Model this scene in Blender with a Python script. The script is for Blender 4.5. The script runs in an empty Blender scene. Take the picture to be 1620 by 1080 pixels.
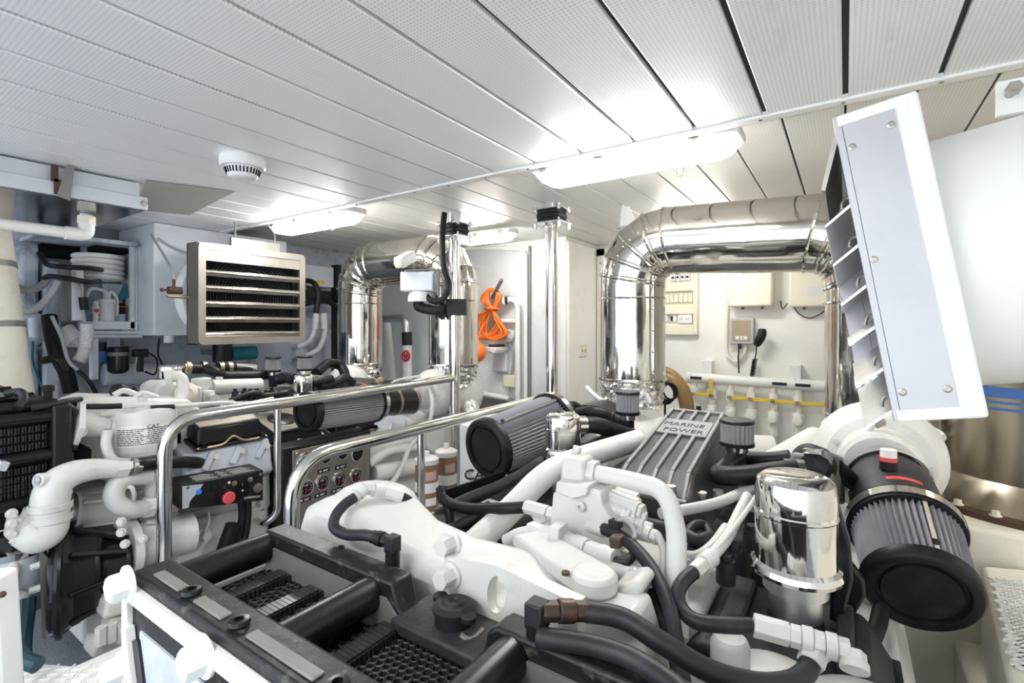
import bpy, bmesh, math, random
from mathutils import Vector, Matrix, Quaternion
random.seed(7)
PI = math.pi
# ---------------------------------------------------------------- camera, world, exposure
CZ = 1.30                      # eye height above the plates; all heights below are relative to the eye
FP = 782.0                     # focal length in pixels of a 1620 px wide frame
HY = 515.0                     # row of the horizon
YAW = math.radians(34)
S, K = math.sin(YAW), math.cos(YAW)
scene = bpy.context.scene
cam_data = bpy.data.cameras.new('camera')
cam = bpy.data.objects.new('camera', cam_data)
scene.collection.objects.link(cam)
cam.location = (0, 0, CZ)
cam.rotation_euler = (PI / 2, 0, YAW)
cam_data.sensor_width = 36
cam_data.lens = 36 * FP / 1620
cam_data.shift_y = -(540 - HY) / 1620
cam_data.clip_start = 0.02
scene.camera = cam
world = bpy.data.worlds.new('world')
scene.world = world
world.use_nodes = True
wb = world.node_tree.nodes['Background']
wb.inputs[0].default_value = (0.86, 0.93, 1.0, 1)
wb.inputs[1].default_value = 1.3
vs = scene.view_settings
vs.view_transform = 'Standard'
vs.look = 'None'
vs.gamma = 1
vs.use_curve_mapping = False
vs.exposure = 1.05
LAMP = 24.0                    # strength of the fluorescent tubes

# ---------------------------------------------------------------- helpers
COL = scene.collection
ORG = {}


def V(*a):
    return Vector(a if len(a) > 1 else a[0])


def U(px, py, x=None, y=None, z=None, d=None):
    """point seen at photo pixel (px,py) on a plane x=, y=, z= or at depth d (z relative to the eye)"""
    a = (px - 810) / FP
    b = (HY - py) / FP
    dx, dy = a * K - S, a * S + K
    if x is not None:
        d = x / dx
    elif y is not None:
        d = y / dy
    elif z is not None:
        d = z / b
    return Vector((dx * d, dy * d, b * d))


def spline(pts, n=8):
    pts = [V(p) for p in pts]
    if len(pts) < 3:
        return pts
    out = []
    P = [pts[0] * 2 - pts[1]] + pts + [pts[-1] * 2 - pts[-2]]
    for i in range(1, len(P) - 2):
        p0, p1, p2, p3 = P[i - 1], P[i], P[i + 1], P[i + 2]
        for k in range(n):
            t = k / n
            out.append(0.5 * ((2 * p1) + (p2 - p0) * t + (2 * p0 - 5 * p1 + 4 * p2 - p3) * t * t + (3 * p1 - p0 - 3 * p2 + p3) * t ** 3))
    out.append(pts[-1])
    return out


def fillet(pts, r, n=6):
    pts = [V(p) for p in pts]
    out = [pts[0]]
    for i in range(1, len(pts) - 1):
        p, a, b = pts[i], pts[i - 1], pts[i + 1]
        u, w = (a - p), (b - p)
        rr = min(r, u.length * .49, w.length * .49)
        s, e = p + u.normalized() * rr, p + w.normalized() * rr
        for k in range(n + 1):
            t = k / n
            out.append(s * (1 - t) ** 2 + p * 2 * t * (1 - t) + e * t * t)
    out.append(pts[-1])
    return out


def frame_z(axis):
    z = V(axis).normalized()
    u = Vector((0, 0, 1)) if abs(z.z) < .9 else Vector((1, 0, 0))
    x = u.cross(z).normalized()
    return x, z.cross(x), z


class MB:
    def __init__(self, M=None):
        self.v = []
        self.f = []
        self.M = M

    def _a(self, vs_, fs):
        o = len(self.v)
        if self.M is not None:
            vs_ = [self.M @ V(p) for p in vs_]
        self.v += [tuple(p) for p in vs_]
        self.f += [tuple(i + o for i in f) for f in fs]
        return self

    def box(self, lo, hi):
        x0, y0, z0 = [min(a, b) for a, b in zip(lo, hi)]
        x1, y1, z1 = [max(a, b) for a, b in zip(lo, hi)]
        return self._a([(x0, y0, z0), (x1, y0, z0), (x1, y1, z0), (x0, y1, z0), (x0, y0, z1), (x1, y0, z1), (x1, y1, z1), (x0, y1, z1)],
                       [(3, 2, 1, 0), (4, 5, 6, 7), (0, 1, 5, 4), (1, 2, 6, 5), (2, 3, 7, 6), (3, 0, 4, 7)])

    def hexa(self, p):     # 8 corners: bottom loop 0-3, top loop 4-7 (ccw seen from above)
        return self._a(p, [(3, 2, 1, 0), (4, 5, 6, 7), (0, 1, 5, 4), (1, 2, 6, 5), (2, 3, 7, 6), (3, 0, 4, 7)])

    def bar(self, p0, p1, w, h, up=(0, 0, 1)):
        p0, p1 = V(p0), V(p1)
        z = (p1 - p0).normalized()
        u = V(up)
        x = u.cross(z)
        if x.length < 1e-4:
            x = Vector((1, 0, 0)).cross(z)
        x.normalize()
        y = z.cross(x)
        c = [(-w / 2, -h / 2), (w / 2, -h / 2), (w / 2, h / 2), (-w / 2, h / 2)]
        return self._a([p0 + x * a + y * b for a, b in c] + [p1 + x * a + y * b for a, b in c],
                       [(3, 2, 1, 0), (4, 5, 6, 7), (0, 1, 5, 4), (1, 2, 6, 5), (2, 3, 7, 6), (3, 0, 4, 7)])

    def cyl(self, p0, p1, r0, r1=None, seg=20, caps=True):
        r1 = r0 if r1 is None else r1
        p0, p1 = V(p0), V(p1)
        x, y, z = frame_z(p1 - p0)
        vs_ = []
        for p, r in ((p0, r0), (p1, r1)):
            vs_ += [p + (x * math.cos(2 * PI * i / seg) + y * math.sin(2 * PI * i / seg)) * r for i in range(seg)]
        fs = [(i, (i + 1) % seg, seg + (i + 1) % seg, seg + i) for i in range(seg)]
        if caps:
            fs += [tuple(range(seg - 1, -1, -1)), tuple(range(seg, 2 * seg))]
        return self._a(vs_, fs)

    def lathe(self, prof, o, axis=(0, 0, 1), seg=28, caps=True):
        """prof: list of (r, h) along the axis from origin o"""
        o = V(o)
        x, y, z = frame_z(axis)
        vs_ = []
        for r, h in prof:
            vs_ += [o + z * h + (x * math.cos(2 * PI * i / seg) + y * math.sin(2 * PI * i / seg)) * r for i in range(seg)]
        fs = []
        for k in range(len(prof) - 1):
            fs += [(k * seg + i, k * seg + (i + 1) % seg, (k + 1) * seg + (i + 1) % seg, (k + 1) * seg + i) for i in range(seg)]
        if caps:
            fs += [tuple(range(seg - 1, -1, -1)), tuple(range((len(prof) - 1) * seg, len(prof) * seg))]
        return self._a(vs_, fs)

    def tube(self, pts, r, seg=12, caps=True, radii=None):
        pts = [V(p) for p in pts]
        n = len(pts)
        T = []
        for i in range(n):
            a = pts[max(i - 1, 0)]
            b = pts[min(i + 1, n - 1)]
            if 0 < i < n - 1:
                t = (pts[i] - a).normalized() + (b - pts[i]).normalized()
                if t.length < 1e-5:
                    t = b - a
            else:
                t = b - a
            T.append(t.normalized())
        x, y, z = frame_z(T[0])
        vs_ = []
        for i in range(n):
            if i:
                q = T[i - 1].rotation_difference(T[i])
                x = q @ x
                y = q @ y
            k = 1.0
            if 0 < i < n - 1:
                c = T[i].dot((pts[i] - pts[i - 1]).normalized())
                k = 1 / max(c, .5)
            rr = radii[i] if radii else r
            # mitre stretch in the bend plane
            bend = (pts[min(i + 1, n - 1)] - pts[i]).normalized() - (pts[i] - pts[max(i - 1, 0)]).normalized() if 0 < i < n - 1 else Vector()
            bd = bend.normalized() if bend.length > 1e-4 else None
            for j in range(seg):
                w = (x * math.cos(2 * PI * j / seg) + y * math.sin(2 * PI * j / seg)) * rr
                if bd is not None and k > 1.002:
                    w = w + bd * (w.dot(bd) * (k - 1))
                vs_.append(pts[i] + w)
        fs = []
        for i in range(n - 1):
            fs += [(i * seg + j, i * seg + (j + 1) % seg, (i + 1) * seg + (j + 1) % seg, (i + 1) * seg + j) for j in range(seg)]
        if caps:
            fs += [tuple(range(seg - 1, -1, -1)), tuple(range((n - 1) * seg, n * seg))]
        return self._a(vs_, fs)

    def torus(self, c, axis, R, r, seg=32, ring=8):
        c = V(c)
        x, y, z = frame_z(axis)
        vs_ = []
        for i in range(seg):
            u = x * math.cos(2 * PI * i / seg) + y * math.sin(2 * PI * i / seg)
            for j in range(ring):
                t = 2 * PI * j / ring
                vs_.append(c + u * (R + r * math.cos(t)) + z * (r * math.sin(t)))
        fs = [(i * ring + j, ((i + 1) % seg) * ring + j, ((i + 1) % seg) * ring + (j + 1) % ring, i * ring + (j + 1) % ring) for i in range(seg) for j in range(ring)]
        return self._a(vs_, fs)

    def ball(self, c, r, seg=16, rings=10, sc=(1, 1, 1)):
        c = V(c)
        vs_ = [c + Vector((0, 0, -r * sc[2]))]
        for k in range(1, rings):
            t = PI * k / rings
            for i in range(seg):
                p = 2 * PI * i / seg
                vs_.append(c + Vector((r * sc[0] * math.sin(t) * math.cos(p), r * sc[1] * math.sin(t) * math.sin(p), -r * sc[2] * math.cos(t))))
        vs_.append(c + Vector((0, 0, r * sc[2])))
        L = len(vs_) - 1
        fs = [(0, 1 + (i + 1) % seg, 1 + i) for i in range(seg)]
        for k in range(rings - 2):
            a = 1 + k * seg
            fs += [(a + i, a + (i + 1) % seg, a + seg + (i + 1) % seg, a + seg + i) for i in range(seg)]
        a = 1 + (rings - 2) * seg
        fs += [(a + i, a + (i + 1) % seg, L) for i in range(seg)]
        return self._a(vs_, fs)

    def prism(self, poly, o, ux, uy, t):
        """extrude polygon poly (list of (u,v)) placed at o with axes ux, uy by t along ux x uy"""
        o, ux, uy = V(o), V(ux).normalized(), V(uy).normalized()
        n = ux.cross(uy)
        k = len(poly)
        a = [o + ux * p[0] + uy * p[1] for p in poly]
        b = [p + n * t for p in a]
        return self._a(a + b, [tuple(range(k - 1, -1, -1)), tuple(range(k, 2 * k))] + [(i, (i + 1) % k, k + (i + 1) % k, k + i) for i in range(k)])

    def bolt(self, p, axis, r=.011, h=.01):
        p = V(p)
        z = V(axis).normalized()
        self.cyl(p, p + z * h * .25, r * 1.35, seg=14)
        return self.cyl(p + z * h * .25, p + z * h * 1.25, r, r * .92, seg=6)

    def build(self, name, mat, parent=None, bevel=0, smooth=True, angle=35, segs=2, kind=None):
        me = bpy.data.meshes.new(name)
        if parent is None:
            xs = [p[0] for p in self.v]
            ys = [p[1] for p in self.v]
            zs = [p[2] for p in self.v]
            o = Vector(((min(xs) + max(xs)) / 2, (min(ys) + max(ys)) / 2, min(zs)))
        else:
            o = ORG[parent.name]
        me.from_pydata([(p[0] - o.x, p[1] - o.y, p[2] - o.z) for p in self.v], [], self.f)
        me.validate()
        bm = bmesh.new()
        bm.from_mesh(me)
        bmesh.ops.recalc_face_normals(bm, faces=bm.faces)
        bm.to_mesh(me)
        bm.free()
        me.materials.append(MAT[mat])
        if smooth:
            me.shade_smooth()
            me.set_sharp_from_angle(angle=math.radians(angle))
        ob = bpy.data.objects.new(name, me)
        COL.objects.link(ob)
        ORG[ob.name] = o
        if parent is None:
            ob.location = o + Vector((0, 0, CZ))
        else:
            ob.parent = parent
        if bevel:
            m = ob.modifiers.new('bevel', 'BEVEL')
            m.width = bevel
            m.segments = segs
            m.limit_method = 'ANGLE'
            m.angle_limit = math.radians(40)
            m.harden_normals = False
        if kind:
            ob['kind'] = kind
        return ob


def thing(name, label, cat, loc, group=None):
    o = bpy.data.objects.new(name, None)
    COL.objects.link(o)
    loc = V(loc)
    o.location = loc + Vector((0, 0, CZ))
    o.empty_display_size = .1
    ORG[o.name] = loc
    o['label'] = label
    o['category'] = cat
    if group:
        o['group'] = group
    return o


def tag(o, label, cat, group=None):
    o['label'] = label
    o['category'] = cat
    if group:
        o['group'] = group
    return o


def struct(o, label=None):
    o['kind'] = 'structure'
    if label:
        o['label'] = label
    return o


def copy_tree(o, parent=None, delta=(0, 0, 0)):
    c = o.copy()
    COL.objects.link(c)
    c.parent = parent
    if parent is None:
        c.location = o.location + V(delta)
        ORG[c.name] = ORG[o.name] + V(delta)
    else:
        ORG[c.name] = ORG[parent.name]
    for ch in o.children:
        copy_tree(ch, c)
    return c


def text_part(name, body, size, o, ux, uy, mat, parent, ext=.0006, align='LEFT'):
    cu = bpy.data.curves.new(name, 'FONT')
    cu.body = body
    cu.size = size
    cu.extrude = ext
    cu.align_x = align
    cu.resolution_u = 2
    ob = bpy.data.objects.new('txt_tmp', cu)
    COL.objects.link(ob)
    bpy.context.view_layer.update()
    me = bpy.data.meshes.new_from_object(ob.evaluated_get(bpy.context.evaluated_depsgraph_get()))
    bpy.data.objects.remove(ob)
    ux, uy = V(ux).normalized(), V(uy).normalized()
    n = ux.cross(uy)
    base = ORG[parent.name]
    for v in me.vertices:
        v.co = V(o) + ux * v.co.x + uy * v.co.y + n * v.co.z - base
    me.materials.clear()
    me.materials.append(MAT[mat])
    ob = bpy.data.objects.new(name, me)
    COL.objects.link(ob)
    ob.parent = parent
    ORG[ob.name] = base
    return ob


# ---------------------------------------------------------------- materials
MAT = {}


def mat(name, col, rough=.5, metal=0., dirt=None, dirt_amt=0., dirt_scale=6., bump=0., bump_scale=40., spec=.5, emit=None, emit_s=0., trans=0., coat=0., stretch=None, dirt_lo=.5, dirt_hi=.75):
    m = bpy.data.materials.new(name)
    m.use_nodes = True
    nt = m.node_tree
    b = nt.nodes['Principled BSDF']
    b.inputs['Base Color'].default_value = (*col, 1)
    b.inputs['Roughness'].default_value = rough
    b.inputs['Metallic'].default_value = metal
    b.inputs['Specular IOR Level'].default_value = spec
    b.inputs['Coat Weight'].default_value = coat
    if trans:
        b.inputs['Transmission Weight'].default_value = trans
    if emit:
        b.inputs['Emission Color'].default_value = (*emit, 1)
        b.inputs['Emission Strength'].default_value = emit_s
    tc = nt.nodes.new('ShaderNodeTexCoord')
    geo = nt.nodes.new('ShaderNodeNewGeometry')
    src = geo.outputs['Position']
    if stretch:
        mp = nt.nodes.new('ShaderNodeMapping')
        mp.inputs['Scale'].default_value = stretch
        nt.links.new(src, mp.inputs['Vector'])
        src = mp.outputs[0]
    if dirt:
        n = nt.nodes.new('ShaderNodeTexNoise')
        n.inputs['Scale'].default_value = dirt_scale
        n.inputs['Detail'].default_value = 8
        n.inputs['Roughness'].default_value = .65
        nt.links.new(src, n.inputs['Vector'])
        r = nt.nodes.new('ShaderNodeMapRange')
        r.inputs['From Min'].default_value = dirt_lo
        r.inputs['From Max'].default_value = dirt_hi
        r.inputs['To Max'].default_value = dirt_amt
        nt.links.new(n.outputs['Fac'], r.inputs['Value'])
        mx = nt.nodes.new('ShaderNodeMix')
        mx.data_type = 'RGBA'
        mx.inputs['A'].default_value = (*col, 1)
        mx.inputs['B'].default_value = (*dirt, 1)
        nt.links.new(r.outputs[0], mx.inputs['Factor'])
        nt.links.new(mx.outputs['Result'], b.inputs['Base Color'])
    if bump:
        n2 = nt.nodes.new('ShaderNodeTexNoise')
        n2.inputs['Scale'].default_value = bump_scale
        n2.inputs['Detail'].default_value = 3
        nt.links.new(src, n2.inputs['Vector'])
        bp = nt.nodes.new('ShaderNodeBump')
        bp.inputs['Strength'].default_value = bump
        bp.inputs['Distance'].default_value = .01
        nt.links.new(n2.outputs['Fac'], bp.inputs['Height'])
        nt.links.new(bp.outputs[0], b.inputs['Normal'])
    MAT[name] = m
    return m


mat('engine_white', (.68, .675, .65), .38, dirt=(.40, .34, .26), dirt_amt=.5, dirt_scale=9, dirt_lo=.53, dirt_hi=.8, bump=.14, bump_scale=30)
mat('engine_white2', (.64, .64, .615), .42, dirt=(.33, .29, .24), dirt_amt=.5, dirt_scale=7, dirt_lo=.5, dirt_hi=.8, bump=.12, bump_scale=30)
mat('engine_cool', (.58, .62, .69), .45, dirt=(.30, .31, .33), dirt_amt=.5, dirt_scale=8)
mat('white_frame', (.90, .90, .88), .4, dirt=(.5, .45, .38), dirt_amt=.3, dirt_scale=12, dirt_lo=.6)
mat('wall_white', (.78, .80, .80), .6, dirt=(.5, .47, .40), dirt_amt=.35, dirt_scale=3, bump=.05, bump_scale=60)
mat('wall_cream', (.92, .90, .84), .6, dirt=(.66, .60, .50), dirt_amt=.3, dirt_scale=3, bump=.05, bump_scale=60)
mat('wall_hull', (.52, .57, .65), .85, dirt=(.07, .08, .10), dirt_amt=.8, dirt_scale=5, dirt_lo=.5, dirt_hi=.7, bump=.5, bump_scale=25, spec=.2)
mat('box_blue', (.72, .76, .84), .55, dirt=(.42, .44, .48), dirt_amt=.4, dirt_scale=5, bump=.15, bump_scale=50)
mat('floor_grey', (.20, .22, .25), .8, dirt=(.36, .38, .40), dirt_amt=.5, dirt_scale=14, bump=.4, bump_scale=140)
mat('cream_paint', (.86, .82, .71), .55, dirt=(.55, .47, .34), dirt_amt=.4, dirt_scale=8, bump=.15, bump_scale=40)
mat('cream_plastic', (.84, .79, .62), .45)
mat('box_cream', (.92, .86, .70), .4)
mat('pvc', (.86, .86, .83), .4, dirt=(.5, .44, .32), dirt_amt=.4, dirt_scale=15, dirt_lo=.55)
mat('pvc_cream', (.86, .82, .70), .45, dirt=(.5, .42, .3), dirt_amt=.4, dirt_scale=15)
mat('pvc_blue', (.66, .70, .76), .5, dirt=(.35, .36, .38), dirt_amt=.4, dirt_scale=12)
mat('chrome', (.80, .79, .77), .09, 1.0, dirt=(.50, .46, .40), dirt_amt=.5, dirt_scale=5, bump=.10, bump_scale=9)
mat('duct_metal', (.66, .64, .60), .10, 1.0, dirt=(.36, .33, .28), dirt_amt=.6, dirt_scale=4, bump=.22, bump_scale=6)
mat('foil', (.74, .72, .69), .24, 1.0, dirt=(.45, .25, .12), dirt_amt=.5, dirt_scale=16, dirt_lo=.6, bump=1.0, bump_scale=22)
mat('polished', (.80, .79, .76), .13, 1.0, dirt=(.5, .45, .38), dirt_amt=.3, dirt_scale=20)
mat('steel', (.40, .37, .33), .36, .9, dirt=(.22, .19, .15), dirt_amt=.6, dirt_scale=6, stretch=(1, 1, .4))
mat('steel_blue', (.66, .67, .70), .36, 1.0, dirt=(.45, .42, .40), dirt_amt=.4, dirt_scale=9)
mat('steel_panel', (.50, .50, .515), .42, .5, dirt=(.40, .39, .39), dirt_amt=.4, dirt_scale=5)
mat('tank_steel', (.42, .37, .29), .26, 1.0, dirt=(.22, .16, .09), dirt_amt=.7, dirt_scale=5, stretch=(3, 3, .5))
mat('galv', (.60, .64, .70), .38, .35, dirt=(.74, .74, .74), dirt_amt=.7, dirt_scale=5)
mat('sheet_grey', (.24, .235, .225), .5, .3, dirt=(.14, .13, .115), dirt_amt=.4, dirt_scale=6)
mat('black_gloss', (.006, .0065, .008), .30, dirt=(.025, .025, .028), dirt_amt=.6, dirt_scale=12, spec=.4)
mat('black_paint', (.010, .0105, .012), .42, dirt=(.08, .075, .065), dirt_amt=.6, dirt_scale=18, dirt_lo=.58, dirt_hi=.8, bump=.1, bump_scale=60, spec=.35)
mat('black_worn', (.012, .012, .013), .40, dirt=(.20, .18, .15), dirt_amt=.8, dirt_scale=34, dirt_lo=.56, dirt_hi=.78, bump=.1, bump_scale=60, spec=.4)
mat('rubber', (.008, .0085, .010), .45, dirt=(.04, .04, .043), dirt_amt=.5, dirt_scale=20, spec=.3)
mat('rubber_grey', (.020, .021, .025), .48, dirt=(.07, .07, .075), dirt_amt=.5, dirt_scale=20, spec=.35)
mat('plastic_dark', (.014, .015, .017), .5, dirt=(.05, .05, .05), dirt_amt=.5, dirt_scale=10, spec=.35)
mat('cover_grey', (.036, .037, .040), .5, .1, dirt=(.11, .10, .085), dirt_amt=.6, dirt_scale=9, bump=.15, bump_scale=90, spec=.35)
mat('cover_rib', (.22, .22, .215), .5, .2, dirt=(.11, .105, .095), dirt_amt=.5, dirt_scale=14)
mat('honeycomb', (.006, .006, .0065), .6, spec=.2)
mat('comb', (.030, .031, .035), .34, dirt=(.06, .06, .065), dirt_amt=.5, dirt_scale=30, spec=.5)
mat('pleat', (.32, .31, .34), .7, dirt=(.18, .17, .17), dirt_amt=.5, dirt_scale=7, spec=.2)
mat('pleat_light', (.30, .30, .31), .7, dirt=(.14, .135, .13), dirt_amt=.4, dirt_scale=9, spec=.2)
mat('cable', (.008, .008, .009), .5, spec=.3)
mat('grey_cable', (.35, .37, .38), .5)
mat('brass', (.40, .32, .21), .38, .8)
mat('rust', (.085, .042, .026), .7, .1, dirt=(.04, .03, .025), dirt_amt=.7, dirt_scale=40)
mat('copper_fit', (.075, .05, .04), .45, .5, dirt=(.22, .10, .055), dirt_amt=.7, dirt_scale=30)
mat('yellow', (.80, .58, .06), .4)
mat('red', (.60, .03, .04), .35)
mat('red_knob', (.70, .08, .09), .4)
mat('orange', (.90, .20, .02), .45)
mat('blue', (.04, .12, .36), .4)
mat('blue_bright', (.04, .22, .75), .35)
mat('teal', (.02, .20, .26), .5)
mat('hose_blue', (.012, .05, .075), .5)
mat('hose_brown', (.30, .19, .07), .38, dirt=(.16, .11, .06), dirt_amt=.5, dirt_scale=12)
mat('bowl_brown', (.28, .15, .09), .25, coat=.3, dirt=(.4, .25, .16), dirt_amt=.4, dirt_scale=6)
mat('label_white', (.84, .83, .80), .5)
mat('label_pink', (.62, .40, .36), .5)
mat('print_black', (.012, .012, .012), .6)
mat('print_white', (.80, .80, .78), .6)
mat('print_red', (.70, .04, .03), .5)
mat('gauge_face', (.006, .006, .007), .3, spec=.3)
mat('bottle_white', (.78, .79, .80), .4)
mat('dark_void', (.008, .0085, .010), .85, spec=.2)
mat('seam_dark', (.05, .05, .05), .8)
mat('chequer_white', (.84, .84, .82), .5, dirt=(.55, .52, .46), dirt_amt=.4, dirt_scale=9)
mat('drum_white', (.90, .90, .87), .35)
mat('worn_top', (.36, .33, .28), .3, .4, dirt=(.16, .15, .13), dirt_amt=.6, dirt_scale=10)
mat('patch_tan', (.50, .48, .43), .5, .2, dirt=(.36, .33, .28), dirt_amt=.4, dirt_scale=6)
mat('mirror_dark', (.20, .21, .22), .16, 1.0, dirt=(.10, .10, .10), dirt_amt=.6, dirt_scale=5, bump=.1, bump_scale=8)
mat('glass_dark', (.02, .02, .025), .05, coat=.5)
mat('tube_light', (1, 1, 1), .5, emit=(1.0, .985, .955), emit_s=LAMP)
mat('diffuser_end', (.85, .84, .80), .2, trans=.4, emit=(1.0, .96, .88), emit_s=.5)


def perforated(name, col, dot, pitch, stain):
    m = mat(name, col, .45, .15)
    nt = m.node_tree
    b = nt.nodes['Principled BSDF']
    geo = nt.nodes.new('ShaderNodeNewGeometry')
    sep = nt.nodes.new('ShaderNodeSeparateXYZ')
    nt.links.new(geo.outputs['Position'], sep.inputs[0])

    def M(op, a, b_=None, c=None):
        n = nt.nodes.new('ShaderNodeMath')
        n.operation = op
        for i, s in enumerate((a, b_, c)):
            if s is None:
                continue
            if isinstance(s, (int, float)):
                n.inputs[i].default_value = s
            else:
                nt.links.new(s, n.inputs[i])
        return n.outputs[0]

    def cell(s):
        return M('SUBTRACT', M('FRACT', M('DIVIDE', M('ADD', s, 20.0), pitch)), .5)
    cx, cy = cell(sep.outputs[0]), cell(sep.outputs[1])
    r = M('SQRT', M('ADD', M('MULTIPLY', cx, cx), M('MULTIPLY', cy, cy)))
    hole = M('LESS_THAN', r, .27)
    n = nt.nodes.new('ShaderNodeTexNoise')
    n.inputs['Scale'].default_value = 2.2
    n.inputs['Detail'].default_value = 9
    n.inputs['Roughness'].default_value = .7
    mp = nt.nodes.new('ShaderNodeMapping')
    mp.inputs['Scale'].default_value = (1.6, .55, 1)
    nt.links.new(geo.outputs['Position'], mp.inputs[0])
    nt.links.new(mp.outputs[0], n.inputs['Vector'])
    st = nt.nodes.new('ShaderNodeMapRange')
    st.inputs['From Min'].default_value = .60
    st.inputs['From Max'].default_value = .80
    st.inputs['To Max'].default_value = .55
    nt.links.new(n.outputs['Fac'], st.inputs['Value'])
    m1 = nt.nodes.new('ShaderNodeMix')
    m1.data_type = 'RGBA'
    m1.inputs['A'].default_value = (*col, 1)
    m1.inputs['B'].default_value = (*stain, 1)
    nt.links.new(st.outputs[0], m1.inputs['Factor'])
    m2 = nt.nodes.new('ShaderNodeMix')
    m2.data_type = 'RGBA'
    m2.inputs['B'].default_value = (*dot, 1)
    nt.links.new(m1.outputs['Result'], m2.inputs['A'])
    nt.links.new(hole, m2.inputs['Factor'])
    nt.links.new(m2.outputs['Result'], b.inputs['Base Color'])
    return m


perforated('ceiling_perf', (.93, .93, .935), (.74, .74, .755), .0105, (.55, .44, .33))
perforated('ceiling_perf_rear', (.84, .825, .78), (.68, .66, .61), .0105, (.5, .42, .32))
# ================================================================ SETTING
HC, HC2, YT = .68, .77, 1.79          # front ceiling, raised rear ceiling, y of the trim strip between them
XL, XR = -4.4, 1.55
struct(MB().box((XL - .1, -1.6, -1.36), (XR + .1, 4.6, -1.30)).build('floor', 'floor_grey'), 'dark grey textured deck plates')

cf = struct(MB().box((XL - .1, -1.6, HC + .016), (XR + .1, YT, HC + .04)).build('ceiling', 'seam_dark'), 'low front ceiling of white perforated metal slats')
first = None
pitch = .2155
for i in range(-8, 21):
    x1 = -i * pitch - .007
    x0 = x1 - pitch + .014
    if x1 > XR or x0 < XL:
        continue
    if first is None:
        first = MB().box((-.1 + -pitch + .007 + .1, -1.6, HC), (-.007, YT - .01, HC + .017)).build('slat', 'ceiling_perf', cf, bevel=.004)
        first.location = (x1 + .007, 0, 0)
    else:
        c = first.copy()
        COL.objects.link(c)
        c.parent = cf
        c.location = (x1 + .007, 0, 0)
cr = struct(MB().box((XL - .1, YT, HC2 + .014), (XR + .1, 4.6, HC2 + .04)).build('ceiling', 'seam_dark'), 'raised rear ceiling of cream perforated metal slats')
first = None
p2 = .197
for i in range(-8, 23):
    x1 = -i * p2 - .004
    if x1 > XR or x1 - p2 < XL:
        continue
    if first is None:
        first = MB().box((-p2 + .004, YT + .02, HC2), (-.004, 4.6, HC2 + .015)).build('slat', 'ceiling_perf_rear', cr, bevel=.003)
        first.location = (x1 + .004, 0, 0)
    else:
        c = first.copy()
        COL.objects.link(c)
        c.parent = cr
        c.location = (x1 + .004, 0, 0)
tr = struct(MB().box((XL, YT - .015, HC - .008), (XR, YT + .03, HC + .001)).box((XL, YT + .024, HC - .008), (XR, YT + .03, HC2)).build('trim_1', 'white_frame', bevel=.002), 'white metal edge strip where the front ceiling ends')
mb = MB()
for i in range(26):
    mb.ball((XL + .12 + i * .225, YT + .006, HC - .008), .007, 8, 5, (1, 1, .5))
mb.build('screw', 'steel', tr, kind='stuff')
MB().hexa([U(230, 285, z=HC - .004), U(372, 303, z=HC - .004), U(300, 340, z=HC - .004), U(215, 332, z=HC - .004),
           U(230, 285, z=HC - .001), U(372, 303, z=HC - .001), U(300, 340, z=HC - .001), U(215, 332, z=HC - .001)]).build('patch_plate', 'patch_tan', cf)

YB, XS, YR = 3.80, -2.0, 4.45
struct(MB().box((XL - .1, YB, -1.3), (XS - .05, YB + .08, HC2 + .014)).build('wall_back', 'wall_white'), 'pale blue-white bulkhead with pipes on it')
struct(MB().box((XS - .05, YB, -1.3), (XS, YR, HC2 + .014)).build('wall_side', 'wall_cream'), 'cream return of the bulkhead')
struct(MB().box((XS - .01, YR, -1.3), (XR, YR + .08, HC2 + .014)).build('wall_rear', 'wall_cream'), 'cream aft bulkhead behind the valve manifold')
wl = struct(MB().box((XL - .1, -1.6, -1.3), (XL, YB, HC2 + .014)).build('wall_left', 'wall_hull'), 'rough pale blue insulated hull side')
struct(MB().box((XR, -1.6, -1.3), (XR + .08, YR, HC2 + .014)).build('wall_right', 'wall_cream'), 'cream hull side')
# door-like panel with rounded frame on the pale bulkhead and flange with screws on the return
mb = MB()
mb.tube(fillet([U(738, 393, y=YB - .02), U(832, 393, y=YB - .02), U(832, 640, y=YB - .02)], .10), .018, 10)
struct(mb.build('trim_2', 'white_frame'), 'white rounded frame on the bulkhead')
struct(MB().tube([U(838, 389, y=YB - .015), U(838, 650, y=YB - .015)], .012, 8).build('trim_3', 'sheet_grey'), 'grey corner seam')
pan = struct(MB().box((XS - .001, YB + .0, -.72), (XS + .03, YR - .12, HC2 - .03)).build('trim_4', 'wall_cream', bevel=.012), 'cream lining panel on the bulkhead return')
ff = MB()
ff.box((XS + .005, YR - .03, -.95), (XS + .09, YR, HC2 - .03))
ff.box((XS + .005, YR - .03, HC2 - .1), (XS + .5, YR, HC2 - .03))
ff = struct(ff.build('trim_5', 'wall_cream', bevel=.004), 'screwed cream flange around the aft panel')
mb = MB()
for k in range(13):
    mb.ball((XS + .045, YR - .03, -.6 + .1 * k), .007, 8, 5)
mb.build('screw', 'rust', ff, kind='stuff')
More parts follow.
